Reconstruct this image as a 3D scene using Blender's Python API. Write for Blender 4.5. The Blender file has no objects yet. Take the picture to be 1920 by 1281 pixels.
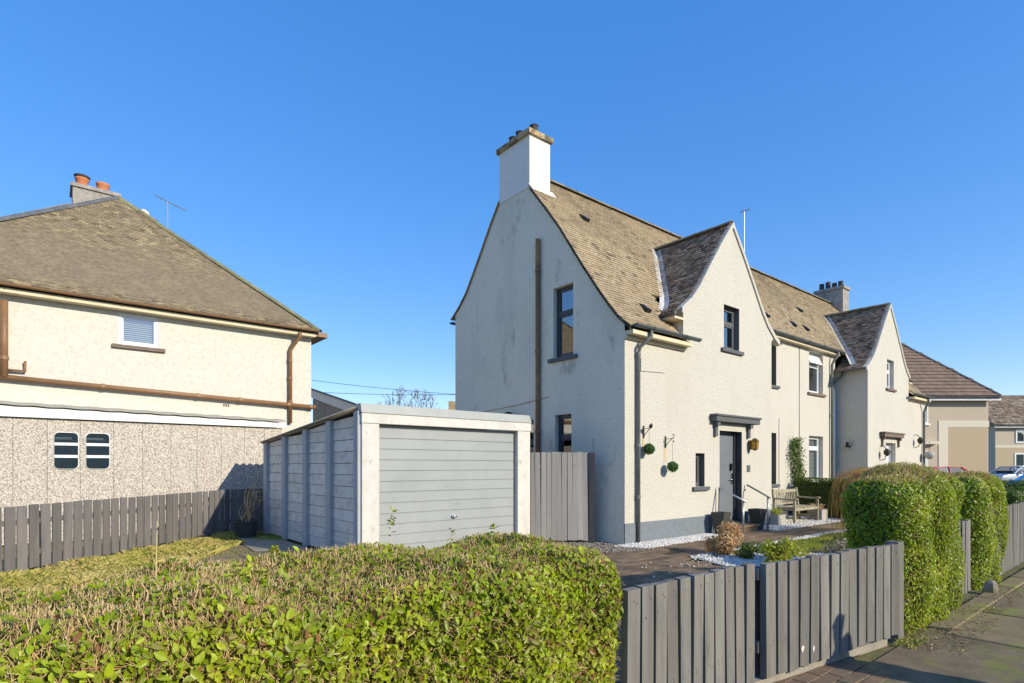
import bpy, bmesh, math, random
import numpy as np
from mathutils import Vector, Matrix
from mathutils.geometry import tessellate_polygon
random.seed(7)
rng = np.random.default_rng(11)
S = bpy.context.scene
C = S.collection

# ------------------------------------------------------------------ camera, world, sun, exposure
cam_d = bpy.data.cameras.new('camera'); cam = bpy.data.objects.new('camera', cam_d); C.objects.link(cam)
cam_d.sensor_width = 36.0; cam_d.lens = 19.94; cam_d.shift_y = 0.1216
cam_d.clip_start = 0.05; cam_d.clip_end = 2000
cam.location = (0, 0, 1.5); cam.rotation_euler = (math.radians(90), 0, math.radians(-39.286))
S.camera = cam
LIGHT = Vector((-0.27, 1.0, -0.50)).normalized()
SUN_EL = math.asin(-LIGHT.z); SUN_AZ = math.atan2(-LIGHT.x, -LIGHT.y)
W = bpy.data.worlds.new('World'); S.world = W; W.use_nodes = True
wn = W.node_tree; bg = wn.nodes['Background']
sky = wn.nodes.new('ShaderNodeTexSky'); sky.sky_type = 'NISHITA'; sky.sun_disc = False
sky.sun_elevation = SUN_EL; sky.sun_rotation = SUN_AZ
sky.altitude = 0; sky.air_density = 1.0; sky.dust_density = 0.2; sky.ozone_density = 4.0
gm_ = wn.nodes.new('ShaderNodeGamma'); gm_.inputs[1].default_value = 0.5; wn.links.new(sky.outputs[0], gm_.inputs[0])   # even, vivid clear-day sky all round
hs_ = wn.nodes.new('ShaderNodeHueSaturation'); hs_.inputs['Hue'].default_value = 0.517; hs_.inputs['Saturation'].default_value = 1.85; hs_.inputs['Value'].default_value = 1.76
wn.links.new(gm_.outputs[0], hs_.inputs['Color']); wn.links.new(hs_.outputs[0], bg.inputs[0]); bg.inputs[1].default_value = 0.15
sun_d = bpy.data.lights.new('sun', 'SUN'); sun_d.energy = 2.8; sun_d.angle = math.radians(0.53); sun_d.color = (1.0, 0.91, 0.71)
sun = bpy.data.objects.new('sun', sun_d); C.objects.link(sun); sun.location = (8, -20, 14)
sun.rotation_euler = LIGHT.to_track_quat('-Z', 'Y').to_euler()
S.view_settings.view_transform = 'Standard'; S.view_settings.look = 'None'
S.view_settings.exposure = 0.85; S.view_settings.gamma = 1.0; S.view_settings.use_curve_mapping = False
S.cycles.max_bounces = 6; S.cycles.transparent_max_bounces = 12
S.cycles.use_denoising = True

# ------------------------------------------------------------------ materials
def new_mat(name):
    m = bpy.data.materials.new(name); m.use_nodes = True
    nt = m.node_tree; b = nt.nodes['Principled BSDF']
    return m, nt, b
def ramp(nt, fac, stops):
    r = nt.nodes.new('ShaderNodeValToRGB'); nt.links.new(fac, r.inputs[0])
    e = r.color_ramp.elements
    while len(e) < len(stops): e.new(0.5)
    for k, (p, c) in enumerate(stops): e[k].position = p; e[k].color = (*c, 1)
    return r.outputs[0]
def noise(nt, vec, scale, detail=5, rough=0.6, dist=0.0):
    n = nt.nodes.new('ShaderNodeTexNoise'); n.inputs['Scale'].default_value = scale
    n.inputs['Detail'].default_value = detail; n.inputs['Roughness'].default_value = rough
    n.inputs['Distortion'].default_value = dist
    if vec is not None: nt.links.new(vec, n.inputs['Vector'])
    return n.outputs['Fac']
def mixc(nt, fac, a, b, mode='MIX'):
    m = nt.nodes.new('ShaderNodeMix'); m.data_type = 'RGBA'; m.blend_type = mode
    for s, v in ((0, fac), (6, a), (7, b)):
        if isinstance(v, (int, float)): m.inputs[s].default_value = v
        elif isinstance(v, tuple): m.inputs[s].default_value = (*v, 1)
        else: nt.links.new(v, m.inputs[s])
    return m.outputs[2]
def maprange(nt, v, a, b, c=0.0, d=1.0):
    n = nt.nodes.new('ShaderNodeMapRange'); nt.links.new(v, n.inputs[0])
    for k, x in enumerate((a, b, c, d)): n.inputs[k + 1].default_value = x
    return n.outputs[0]
def M(name, stops, scale=5, rough=0.85, bump=0.0, bscale=60, bdist=0.01, stretch=(1, 1, 1), island=0.0, stains=(), spec=0.3, metal=0.0, tint=None, transl=0.0, coat=0.0, detail=5):
    """stops: colour list or ((pos, colour), ...); stains: (colour, scale, lo, hi, amount, stretch); all in world metres"""
    m, nt, b = new_mat(name)
    g = nt.nodes.new('ShaderNodeNewGeometry'); pos = g.outputs['Position']
    def st(v):
        mp = nt.nodes.new('ShaderNodeMapping'); nt.links.new(pos, mp.inputs[0]); mp.inputs['Scale'].default_value = v
        return mp.outputs[0]
    if not isinstance(stops[0][1], tuple):
        n = len(stops); stops = [(0.3 + 0.4 * k / max(1, n - 1), c) for k, c in enumerate(stops)]
    col = ramp(nt, noise(nt, st(stretch), scale, detail), stops)
    if island:
        oi = nt.nodes.new('ShaderNodeObjectInfo')
        ad = nt.nodes.new('ShaderNodeMath'); ad.operation = 'ADD'
        nt.links.new(g.outputs['Random Per Island'], ad.inputs[0]); nt.links.new(oi.outputs['Random'], ad.inputs[1])
        fr = nt.nodes.new('ShaderNodeMath'); fr.operation = 'FRACT'; nt.links.new(ad.outputs[0], fr.inputs[0])
        hs = nt.nodes.new('ShaderNodeHueSaturation')
        nt.links.new(maprange(nt, fr.outputs[0], 0, 1, 1 - island, 1 + island), hs.inputs['Value'])
        nt.links.new(col, hs.inputs['Color']); col = hs.outputs[0]
        if tint:
            wn2 = nt.nodes.new('ShaderNodeTexWhiteNoise'); wn2.noise_dimensions = '1D'; nt.links.new(fr.outputs[0], wn2.inputs['W'])
            for lo, c in tint:
                col = mixc(nt, maprange(nt, wn2.outputs['Value'], lo, lo + 0.02), col, c)
    for c, sc, lo, hi, am, sv in stains:
        f = maprange(nt, noise(nt, st(sv), sc, 6, 0.65), lo, hi, 0, am)
        col = mixc(nt, f, col, c)
    nt.links.new(col, b.inputs['Base Color'])
    b.inputs['Roughness'].default_value = rough; b.inputs['Metallic'].default_value = metal
    b.inputs['Specular IOR Level'].default_value = spec; b.inputs['Coat Weight'].default_value = coat
    if bump:
        bn = nt.nodes.new('ShaderNodeBump'); bn.inputs['Strength'].default_value = bump; bn.inputs['Distance'].default_value = bdist
        nt.links.new(noise(nt, st(stretch), bscale, 4, 0.65), bn.inputs['Height']); nt.links.new(bn.outputs[0], b.inputs['Normal'])
    if transl:
        out = nt.nodes['Material Output']; t = nt.nodes.new('ShaderNodeBsdfTranslucent'); nt.links.new(col, t.inputs[0])
        mx = nt.nodes.new('ShaderNodeMixShader'); mx.inputs[0].default_value = transl
        nt.links.new(b.outputs[0], mx.inputs[1]); nt.links.new(t.outputs[0], mx.inputs[2]); nt.links.new(mx.outputs[0], out.inputs[0])
    return m
def glass(name, tintc=(0.02, 0.025, 0.03), refl=0.38):
    m, nt, b = new_mat(name)
    b.inputs['Base Color'].default_value = (*tintc, 1); b.inputs['Roughness'].default_value = 0.02
    out = nt.nodes['Material Output']
    tr = nt.nodes.new('ShaderNodeBsdfTransparent'); tr.inputs[0].default_value = (0.75, 0.8, 0.8, 1)
    gl = nt.nodes.new('ShaderNodeBsdfGlossy'); gl.inputs['Roughness'].default_value = 0.015
    lw = nt.nodes.new('ShaderNodeLayerWeight'); lw.inputs[0].default_value = 0.5; pw = nt.nodes.new('ShaderNodeMath'); pw.operation = 'POWER'; pw.inputs[1].default_value = 4.0; nt.links.new(lw.outputs['Facing'], pw.inputs[0])
    f = maprange(nt, pw.outputs[0], 0, 1, refl, 1.0)
    mx = nt.nodes.new('ShaderNodeMixShader'); nt.links.new(f, mx.inputs[0]); nt.links.new(tr.outputs[0], mx.inputs[1]); nt.links.new(gl.outputs[0], mx.inputs[2])
    nt.links.new(mx.outputs[0], out.inputs[0])
    return m
Z1 = (1, 1, 1); ZV = (1, 1, 0.12)
K = {}
K['render'] = M('cream_roughcast', [(0.54, 0.505, 0.43), (0.63, 0.595, 0.515), (0.69, 0.655, 0.575)], 26, 0.95, 0.9, 38, 0.022, detail=7,
                stains=[((0.32, 0.29, 0.24), 44, 0.525, 0.66, 0.75, Z1), ((0.50, 0.46, 0.38), 1.1, 0.50, 0.78, 0.45, (1, 1, 0.35)), ((0.46, 0.42, 0.36), 5, 0.58, 0.75, 0.35, (1, 1, 0.5))])
K['render_gable'] = M('weathered_roughcast_shade_lift', [(0.74, 0.67, 0.53), (0.83, 0.765, 0.62), (0.87, 0.81, 0.67)], 20, 0.95, 0.9, 36, 0.022, detail=7,  # front wall's paint made lighter, warmer to offset blue shade; stains are weathering
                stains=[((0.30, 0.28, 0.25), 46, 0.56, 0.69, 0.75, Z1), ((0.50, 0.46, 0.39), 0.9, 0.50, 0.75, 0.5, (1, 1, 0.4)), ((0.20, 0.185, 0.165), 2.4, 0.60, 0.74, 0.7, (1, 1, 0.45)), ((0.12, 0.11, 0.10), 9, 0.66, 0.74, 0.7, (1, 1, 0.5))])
K['chim_white'] = M('white_masonry_paint', [(0.70, 0.67, 0.63), (0.76, 0.735, 0.70)], 6, 0.9, 0.5, 36, 0.015, stains=[((0.45, 0.42, 0.38), 3, 0.58, 0.75, 0.5, (1, 1, 0.3)), ((0.5, 0.47, 0.43), 40, 0.58, 0.7, 0.5, Z1)])
K['render_old'] = M('cream_harling', [(0.58, 0.545, 0.475), (0.65, 0.615, 0.54), (0.69, 0.66, 0.585)], 14, 0.95, 0.6, 35, 0.015,
                stains=[((0.45, 0.40, 0.33), 44, 0.60, 0.75, 0.5, Z1)])
K['pebble'] = M('pebbledash', [(0.32, (0.20, 0.165, 0.135)), (0.43, (0.41, 0.355, 0.305)), (0.51, (0.56, 0.50, 0.435)), (0.62, (0.74, 0.68, 0.605))], 46, 0.95, 0.9, 46, 0.02, detail=4,
                stains=[((0.5, 0.40, 0.3), 2, 0.6, 0.8, 0.3, (1, 1, 0.2))])
K['tan_render'] = M('tan_render', [(0.50, 0.42, 0.32), (0.56, 0.48, 0.37)], 20, 0.95, 0.4, 25, 0.02, stains=[((0.36, 0.30, 0.23), 24, 0.58, 0.8, 0.4, Z1)])
K['tan_dark'] = M('ochre_render_panel', [(0.46, 0.36, 0.24), (0.53, 0.43, 0.29)], 20, 0.95, 0.4, 25, 0.02, stains=[((0.36, 0.28, 0.19), 24, 0.58, 0.8, 0.4, Z1)])
K['band'] = M('cream_render_band', [(0.66, 0.60, 0.47), (0.72, 0.66, 0.53)], 8, 0.9)
K['plinth'] = M('grey_plinth_paint', [(0.16, 0.18, 0.20), (0.21, 0.235, 0.26)], 9, 0.9, 0.5, 40, 0.01, stains=[((0.35, 0.36, 0.36), 5, 0.58, 0.75, 0.4, Z1)])
K['tile'] = M('plain_clay_tile', [(0.30, 0.225, 0.14), (0.39, 0.30, 0.19), (0.45, 0.36, 0.24)], 7, 0.95, 0.3, 60, 0.006, island=0.13,
              tint=[(0.90, (0.42, 0.36, 0.24)), (0.955, (0.17, 0.13, 0.09))],
              stains=[((0.48, 0.39, 0.235), 1.3, 0.5, 0.72, 0.7, Z1), ((0.20, 0.16, 0.105), 0.55, 0.54, 0.7, 0.65, (1, 0.5, 0.5)), ((0.46, 0.41, 0.29), 40, 0.62, 0.7, 0.6, Z1)])
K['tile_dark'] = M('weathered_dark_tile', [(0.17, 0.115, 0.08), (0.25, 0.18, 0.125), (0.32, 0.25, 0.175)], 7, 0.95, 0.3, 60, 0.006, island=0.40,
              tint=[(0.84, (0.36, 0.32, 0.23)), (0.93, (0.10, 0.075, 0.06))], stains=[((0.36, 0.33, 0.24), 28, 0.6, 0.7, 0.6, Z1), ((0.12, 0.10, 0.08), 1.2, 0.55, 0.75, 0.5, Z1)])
K['tile_old'] = M('mossy_brown_tile', [(0.20, 0.15, 0.095), (0.27, 0.21, 0.135), (0.33, 0.26, 0.17)], 14, 0.95, 0.3, 60, 0.006, island=0.24, tint=[(0.86, (0.42, 0.34, 0.19)), (0.94, (0.15, 0.105, 0.065))],
              stains=[((0.42, 0.34, 0.18), 3, 0.5, 0.75, 0.4, Z1), ((0.17, 0.13, 0.085), 1.2, 0.55, 0.72, 0.5, (1, 0.6, 0.6)), ((0.45, 0.41, 0.27), 18, 0.64, 0.72, 0.6, Z1)])
K['pantile'] = M('brown_pantile', [(0.20, 0.135, 0.095), (0.27, 0.19, 0.14)], 5, 0.9, island=0.14, stains=[((0.12, 0.1, 0.08), 1.0, 0.5, 0.7, 0.4, Z1)])
K['ridge'] = M('ridge_tile', [(0.16, 0.135, 0.10), (0.26, 0.215, 0.15)], 9, 0.9, 0.3, 50, 0.008, island=0.25, stains=[((0.33, 0.30, 0.10), 5, 0.5, 0.65, 0.7, Z1)])
K['ridge_moss'] = M('mossy_hip_tile', [(0.17, 0.165, 0.10), (0.25, 0.24, 0.13)], 9, 0.95, 0.3, 50, 0.008, island=0.25, stains=[((0.30, 0.30, 0.12), 4, 0.5, 0.68, 0.6, Z1)])
K['ridge_slate'] = M('slate_hip_tile', [(0.10, 0.105, 0.115), (0.16, 0.165, 0.17)], 9, 0.8, island=0.2)
K['lead'] = M('lead_flashing', [(0.42, 0.42, 0.42), (0.62, 0.61, 0.58)], 5, 0.6, 0.2, 12, 0.01, stains=[((0.25, 0.24, 0.22), 4, 0.55, 0.75, 0.5, Z1)])
K['gutter'] = M('dark_grey_gutter', [(0.075, 0.085, 0.095), (0.11, 0.12, 0.13)], 4, 0.45, spec=0.5)
K['pipe_grey'] = M('grey_downpipe', [(0.12, 0.125, 0.115), (0.17, 0.175, 0.16)], 4, 0.5, spec=0.5, stains=[((0.3, 0.3, 0.27), 3, 0.5, 0.7, 0.5, (1, 1, 0.2))])
K['pipe_brown'] = M('brown_pvc_pipe', [(0.22, 0.115, 0.055), (0.29, 0.16, 0.08)], 4, 0.5, spec=0.4)
K['pipe_rust'] = M('rusty_iron_pipe', [(0.20, 0.115, 0.065), (0.29, 0.175, 0.10)], 9, 0.9, 0.5, 30, 0.01, stains=[((0.48, 0.24, 0.085), 3.0, 0.5, 0.65, 0.9, (1, 1, 0.35)), ((0.45, 0.33, 0.22), 7, 0.62, 0.72, 0.8, (1, 1, 0.3))])
K['soffit'] = M('cream_soffit', [(0.66, 0.56, 0.38), (0.74, 0.64, 0.46)], 5, 0.8)
K['white'] = M('white_upvc', [(0.80, 0.80, 0.79), (0.84, 0.84, 0.83)], 4, 0.35, spec=0.5)
K['white_wood'] = M('white_painted_fascia', [(0.76, 0.75, 0.72), (0.83, 0.82, 0.80)], 3, 0.6)
K['grey_frame'] = M('anthracite_frame', [(0.045, 0.05, 0.058), (0.06, 0.066, 0.075)], 4, 0.4, spec=0.5)
K['grey_paint'] = M('dark_grey_masonry_paint', [(0.10, 0.105, 0.11), (0.14, 0.145, 0.15)], 9, 0.85, 0.3, 40, 0.006)
K['grey_reveal'] = M('olive_grey_reveal_paint', [(0.15, 0.145, 0.125), (0.20, 0.195, 0.17)], 9, 0.85, 0.3, 40, 0.006)
K['brown_sill'] = M('brown_sill_paint', [(0.17, 0.125, 0.10), (0.22, 0.17, 0.135)], 9, 0.85)
K['glass'] = glass('window_glass'); K['glass_car'] = glass('car_glass', refl=0.15)
K['blind'] = M('white_blind_slat', [(0.60, 0.61, 0.60), (0.68, 0.69, 0.68)], 3, 0.6)
K['curtain'] = M('grey_curtain', [(0.30, 0.31, 0.32), (0.42, 0.43, 0.43)], 12, 0.9, stretch=(6, 6, 0.2))
K['interior'] = M('dim_room', [(0.05, 0.05, 0.05), (0.08, 0.075, 0.07)], 2, 0.9)
K['coping'] = M('sandstone_coping', [(0.40, 0.29, 0.15), (0.52, 0.40, 0.23)], 7, 0.95, 0.5, 25, 0.01, stains=[((0.10, 0.085, 0.06), 4, 0.5, 0.62, 0.85, Z1), ((0.5, 0.48, 0.4), 11, 0.6, 0.7, 0.7, Z1)])
K['soot'] = M('sooty_chimney_pot', [(0.05, 0.042, 0.04), (0.10, 0.085, 0.075)], 9, 0.9)
K['terracotta'] = M('terracotta_pot', [(0.50, 0.17, 0.075), (0.58, 0.23, 0.11)], 9, 0.85)
K['brick_grey'] = M('grey_chimney_render', [(0.26, 0.24, 0.22), (0.42, 0.38, 0.34)], 10, 0.95, 0.5, 25, 0.015, stains=[((0.16, 0.14, 0.13), 3, 0.5, 0.7, 0.6, Z1)])
K['conc_board'] = M('grey_painted_concrete_board', [(0.62, 0.555, 0.49), (0.72, 0.65, 0.575), (0.78, 0.71, 0.63)], 4, 0.9, 0.35, 25, 0.006, island=0.07,
                stains=[((0.24, 0.22, 0.23), 3.2, 0.55, 0.72, 0.55, (1, 1, 1.6)), ((0.2, 0.18, 0.18), 22, 0.6, 0.75, 0.4, Z1)])
K['conc_post'] = M('blue_grey_concrete_post', [(0.39, 0.40, 0.405), (0.45, 0.46, 0.465)], 4, 0.85, 0.2, 25, 0.004)
K['pier'] = M('white_painted_concrete', [(0.60, 0.58, 0.53), (0.68, 0.66, 0.61)], 6, 0.9, 0.35, 30, 0.008, stains=[((0.34, 0.32, 0.28), 8, 0.58, 0.72, 0.75, (1, 1, 0.6)), ((0.45, 0.42, 0.36), 1.6, 0.5, 0.7, 0.45, (1, 1, 0.4))])
K['gdoor'] = M('grey_garage_door_paint', [(0.315, 0.335, 0.34), (0.355, 0.375, 0.375)], 2.0, 0.5, spec=0.4, stains=[((0.38, 0.40, 0.40), 1.3, 0.5, 0.7, 0.5, Z1), ((0.22, 0.23, 0.22), 7, 0.62, 0.75, 0.35, (0.4, 1, 1.5))])
K['flash'] = M('grey_metal_flashing', [(0.33, 0.345, 0.33), (0.39, 0.40, 0.385)], 3, 0.5)
K['asbestos'] = M('corrugated_cement_sheet', [(0.30, 0.28, 0.24), (0.38, 0.36, 0.31)], 6, 0.95)
K['chrome'] = M('bright_metal', [(0.7, 0.7, 0.7), (0.75, 0.75, 0.75)], 3, 0.2, metal=1.0)
K['steel'] = M('galvanised_rail', [(0.42, 0.43, 0.44), (0.5, 0.51, 0.52)], 20, 0.4, metal=0.7)
K['iron'] = M('dark_wrought_iron', [(0.03, 0.028, 0.022), (0.06, 0.05, 0.035)], 20, 0.7)
K['fence'] = M('grey_stained_fence_board', [(0.13, 0.123, 0.112), (0.19, 0.18, 0.163), (0.24, 0.228, 0.205)], 7, 0.85, 0.7, 30, 0.006, stretch=(1, 1, 0.07), island=0.17,
               stains=[((0.09, 0.09, 0.092), 14, 0.54, 0.72, 0.7, (1, 1, 0.15)), ((0.30, 0.285, 0.26), 6, 0.58, 0.75, 0.5, (1, 1, 0.15)), ((0.06, 0.055, 0.05), 18, 0.69, 0.72, 0.8, (1, 1, 0.6))])
K['fence_old'] = M('weathered_brown_grey_board', [(0.125, 0.115, 0.115), (0.17, 0.155, 0.15), (0.205, 0.185, 0.175)], 5, 0.9, 0.4, 26, 0.004, stretch=(1, 1, 0.09), island=0.18,
               stains=[((0.09, 0.085, 0.09), 10, 0.58, 0.75, 0.5, (1, 1, 0.2)), ((0.26, 0.23, 0.20), 4, 0.6, 0.75, 0.5, (1, 1, 0.15))])
K['gate_board'] = M('bleached_gate_board', [(0.28, 0.265, 0.25), (0.36, 0.34, 0.315)], 5, 0.9, 0.4, 26, 0.004, stretch=(1, 1, 0.09), island=0.12,
               stains=[((0.2, 0.18, 0.18), 7, 0.55, 0.75, 0.5, (1, 1, 0.2))])
K['fence_dark'] = M('charcoal_post', [(0.028, 0.03, 0.045), (0.05, 0.05, 0.06)], 6, 0.8, stretch=(1, 1, 0.1))
K['teak'] = M('weathered_bench_wood', [(0.20, 0.17, 0.11), (0.33, 0.29, 0.19), (0.42, 0.37, 0.26)], 9, 0.85, 0.3, 40, 0.003, island=0.15, stains=[((0.13, 0.12, 0.07), 8, 0.55, 0.7, 0.6, Z1)])
K['asphalt'] = M('worn_asphalt_footway', [(0.12, 0.092, 0.058), (0.18, 0.138, 0.085), (0.235, 0.185, 0.115)], 3.5, 0.95, 0.6, 140, 0.006, detail=9,
                 stains=[((0.32, 0.29, 0.24), 70, 0.6, 0.68, 0.7, Z1), ((0.20, 0.23, 0.04), 1.6, 0.55, 0.68, 0.75, Z1), ((0.06, 0.05, 0.04), 2.3, 0.58, 0.72, 0.6, Z1)])
K['road'] = M('road_asphalt', [(0.045, 0.045, 0.045), (0.075, 0.073, 0.07)], 3, 0.9, 0.5, 140, 0.006, stains=[((0.2, 0.19, 0.18), 90, 0.62, 0.7, 0.6, Z1)])
K['slab'] = M('mossy_concrete_slab', [(0.18, 0.138, 0.075), (0.25, 0.195, 0.115)], 4, 0.95, 0.4, 80, 0.005, island=0.10, stains=[((0.22, 0.25, 0.04), 1.9, 0.50, 0.66, 0.8, Z1), ((0.12, 0.1, 0.07), 9, 0.58, 0.72, 0.6, Z1), ((0.42, 0.40, 0.35), 50, 0.62, 0.7, 0.6, Z1)])
K['edging'] = M('concrete_edging', [(0.27, 0.24, 0.19), (0.37, 0.335, 0.275)], 5, 0.95, 0.4, 60, 0.005, island=0.12, stains=[((0.16, 0.17, 0.05), 3, 0.52, 0.68, 0.7, Z1)])
K['paver'] = M('brown_driveway_paver', [(0.13, 0.088, 0.052), (0.19, 0.13, 0.08), (0.25, 0.175, 0.11)], 4, 0.95, 0.4, 70, 0.005, island=0.22, stains=[((0.28, 0.19, 0.09), 3, 0.55, 0.7, 0.5, Z1), ((0.07, 0.055, 0.04), 1.4, 0.52, 0.7, 0.6, Z1), ((0.16, 0.17, 0.05), 2.2, 0.6, 0.75, 0.6, Z1)])
K['brick'] = M('red_brown_brick_paver', [(0.16, 0.10, 0.062), (0.23, 0.15, 0.095)], 6, 0.95, 0.4, 70, 0.005, island=0.2, stains=[((0.2, 0.2, 0.06), 3, 0.52, 0.68, 0.7, Z1), ((0.15, 0.12, 0.085), 4, 0.45, 0.6, 0.8, Z1)])
K['soil'] = M('dark_soil', [(0.05, 0.038, 0.025), (0.10, 0.08, 0.05)], 8, 1.0, 0.8, 40, 0.02, stains=[((0.16, 0.16, 0.05), 2, 0.5, 0.7, 0.6, Z1)])
K['ground'] = M('rough_grass_ground', [(0.10, 0.10, 0.035), (0.17, 0.15, 0.06), (0.22, 0.19, 0.08)], 1.2, 1.0, 0.7, 30, 0.02, stains=[((0.10, 0.08, 0.05), 0.6, 0.5, 0.7, 0.6, Z1)])
K['stone_w'] = M('white_gravel_stone', [(0.66, 0.63, 0.58), (0.78, 0.75, 0.70)], 12, 0.9, island=0.12, tint=[(0.93, (0.45, 0.42, 0.37))])
K['gravel_bed'] = M('white_gravel_bed', [(0.36, 0.35, 0.33), (0.62, 0.61, 0.59)], 40, 0.95, 1.0, 45, 0.03)
K['stone_b'] = M('grey_brown_gravel', [(0.22, 0.2, 0.17), (0.36, 0.32, 0.27)], 9, 0.9, island=0.3)
def leafm(name, cols, tint=(), tr=0.42, rough=0.38, isl=0.3):
    return M(name, cols, 3.5, rough, island=isl, tint=list(tint), transl=tr, spec=0.45)
K['privet'] = leafm('privet_leaf', [(0.18, 0.26, 0.012), (0.34, 0.43, 0.018), (0.52, 0.56, 0.04)], [(0.86, (0.34, 0.31, 0.07)), (0.955, (0.36, 0.16, 0.07))])
K['hedge_lit'] = leafm('clipped_hedge_leaf', [(0.16, 0.25, 0.013), (0.30, 0.40, 0.022), (0.48, 0.53, 0.05)], [(0.90, (0.34, 0.33, 0.10)), (0.965, (0.30, 0.17, 0.09))])
K['hedge_dark'] = leafm('boundary_hedge_leaf', [(0.07, 0.13, 0.012), (0.12, 0.19, 0.02)], [(0.93, (0.18, 0.19, 0.05))])
K['twig'] = M('dry_clipped_twig', [(0.52, 0.35, 0.16), (0.66, 0.48, 0.23), (0.76, 0.60, 0.34)], 6, 0.9, island=0.25, tint=[(0.86, (0.24, 0.14, 0.08)), (0.95, (0.46, 0.20, 0.09))], transl=0.0)
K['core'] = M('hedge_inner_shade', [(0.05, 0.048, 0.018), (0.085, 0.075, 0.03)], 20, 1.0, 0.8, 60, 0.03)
K['willow'] = M('amber_willow_twig', [(0.38, 0.23, 0.06), (0.48, 0.31, 0.10)], 6, 0.7, island=0.25, tint=[(0.9, (0.30, 0.14, 0.05))])
K['bark'] = M('grey_brown_bark', [(0.13, 0.10, 0.07), (0.22, 0.17, 0.12)], 20, 0.95, 0.5, 40, 0.01)
K['grass'] = M('lawn_blade', [(0.20, 0.29, 0.025), (0.32, 0.38, 0.045), (0.45, 0.42, 0.10)], 1.3, 0.7, island=0.25, tint=[(0.80, (0.46, 0.37, 0.16))], transl=0.3)
K['grass_dry'] = M('dry_lawn_blade', [(0.34, 0.37, 0.05), (0.58, 0.48, 0.15), (0.70, 0.58, 0.27)], 1.5, 0.7, island=0.25, tint=[(0.80, (0.17, 0.22, 0.035))], transl=0.3)
K['lf_orange'] = leafm('orange_shrub_leaf', [(0.50, 0.25, 0.11), (0.66, 0.40, 0.19), (0.70, 0.52, 0.28)], [(0.88, (0.40, 0.38, 0.12))])
K['lf_lime'] = leafm('lime_shrub_leaf', [(0.34, 0.40, 0.03), (0.50, 0.52, 0.06)], [(0.88, (0.45, 0.40, 0.08))])
K['lf_olive'] = leafm('olive_shrub_leaf', [(0.12, 0.17, 0.03), (0.22, 0.26, 0.05)], [(0.85, (0.30, 0.28, 0.08))])
K['lf_varieg'] = leafm('variegated_leaf', [(0.20, 0.20, 0.07), (0.42, 0.37, 0.22)], [(0.55, (0.62, 0.56, 0.42)), (0.85, (0.26, 0.12, 0.08))])
K['lf_climb'] = leafm('climber_leaf', [(0.09, 0.15, 0.03), (0.17, 0.24, 0.06)], [(0.85, (0.30, 0.34, 0.14))])
K['lf_litter'] = leafm('fallen_leaf', [(0.22, 0.14, 0.07), (0.36, 0.26, 0.13)], [(0.8, (0.40, 0.36, 0.15))], tr=0.1, rough=0.8)
K['ball'] = leafm('topiary_ball_leaf', [(0.06, 0.15, 0.025), (0.11, 0.23, 0.04)], tr=0.15, rough=0.5)
K['planter'] = M('dark_grey_planter', [(0.055, 0.052, 0.048), (0.075, 0.07, 0.065)], 5, 0.6)
K['pot_white'] = M('white_plastic_pot', [(0.62, 0.60, 0.60), (0.68, 0.66, 0.66)], 5, 0.6)
K['stone_box'] = M('pale_stone_planter', [(0.36, 0.34, 0.31), (0.47, 0.44, 0.40)], 12, 0.9, 0.4, 40, 0.006)
K['door'] = M('slate_grey_front_door', [(0.165, 0.18, 0.20), (0.19, 0.205, 0.225)], 3, 0.4, spec=0.4)
K['door_white'] = M('white_front_door', [(0.66, 0.67, 0.70), (0.72, 0.73, 0.75)], 3, 0.4)
K['amber'] = M('amber_lantern_glass', [(0.60, 0.36, 0.06), (0.70, 0.45, 0.10)], 9, 0.25, spec=0.5, transl=0.4)
K['bronze'] = M('bronze_lantern_frame', [(0.17, 0.10, 0.03), (0.22, 0.14, 0.05)], 9, 0.45, metal=0.4)
K['frosted'] = M('frosted_glass', [(0.22, 0.27, 0.25), (0.5, 0.56, 0.52)], 40, 0.15, spec=0.6)
K['black'] = M('black_plastic', [(0.015, 0.015, 0.016), (0.025, 0.025, 0.026)], 4, 0.5)
K['rubber'] = M('tyre_rubber', [(0.015, 0.015, 0.015), (0.03, 0.03, 0.03)], 9, 0.8)
K['rust_stain'] = M('rust_run_on_render', [(0.55, 0.36, 0.17), (0.66, 0.50, 0.31)], 20, 0.95, stretch=(1, 1, 0.1))
K['blue_car'] = M('blue_car_paint', [(0.012, 0.19, 0.56), (0.014, 0.20, 0.60)], 2, 0.3, coat=1.0)
K['red_car'] = M('red_car_paint', [(0.50, 0.012, 0.035), (0.53, 0.014, 0.04)], 2, 0.3, coat=1.0)
K['silver_car'] = M('silver_car_paint', [(0.42, 0.45, 0.48), (0.45, 0.48, 0.51)], 2, 0.3, metal=0.5, coat=1.0)
K['light_red'] = M('tail_lamp', [(0.35, 0.01, 0.01), (0.4, 0.015, 0.015)], 2, 0.2)
K['light_clear'] = M('head_lamp', [(0.6, 0.62, 0.64), (0.7, 0.72, 0.74)], 2, 0.1)
K['coat_cloth'] = M('dark_coat_cloth', [(0.03, 0.032, 0.04), (0.05, 0.05, 0.06)], 9, 0.9)

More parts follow.
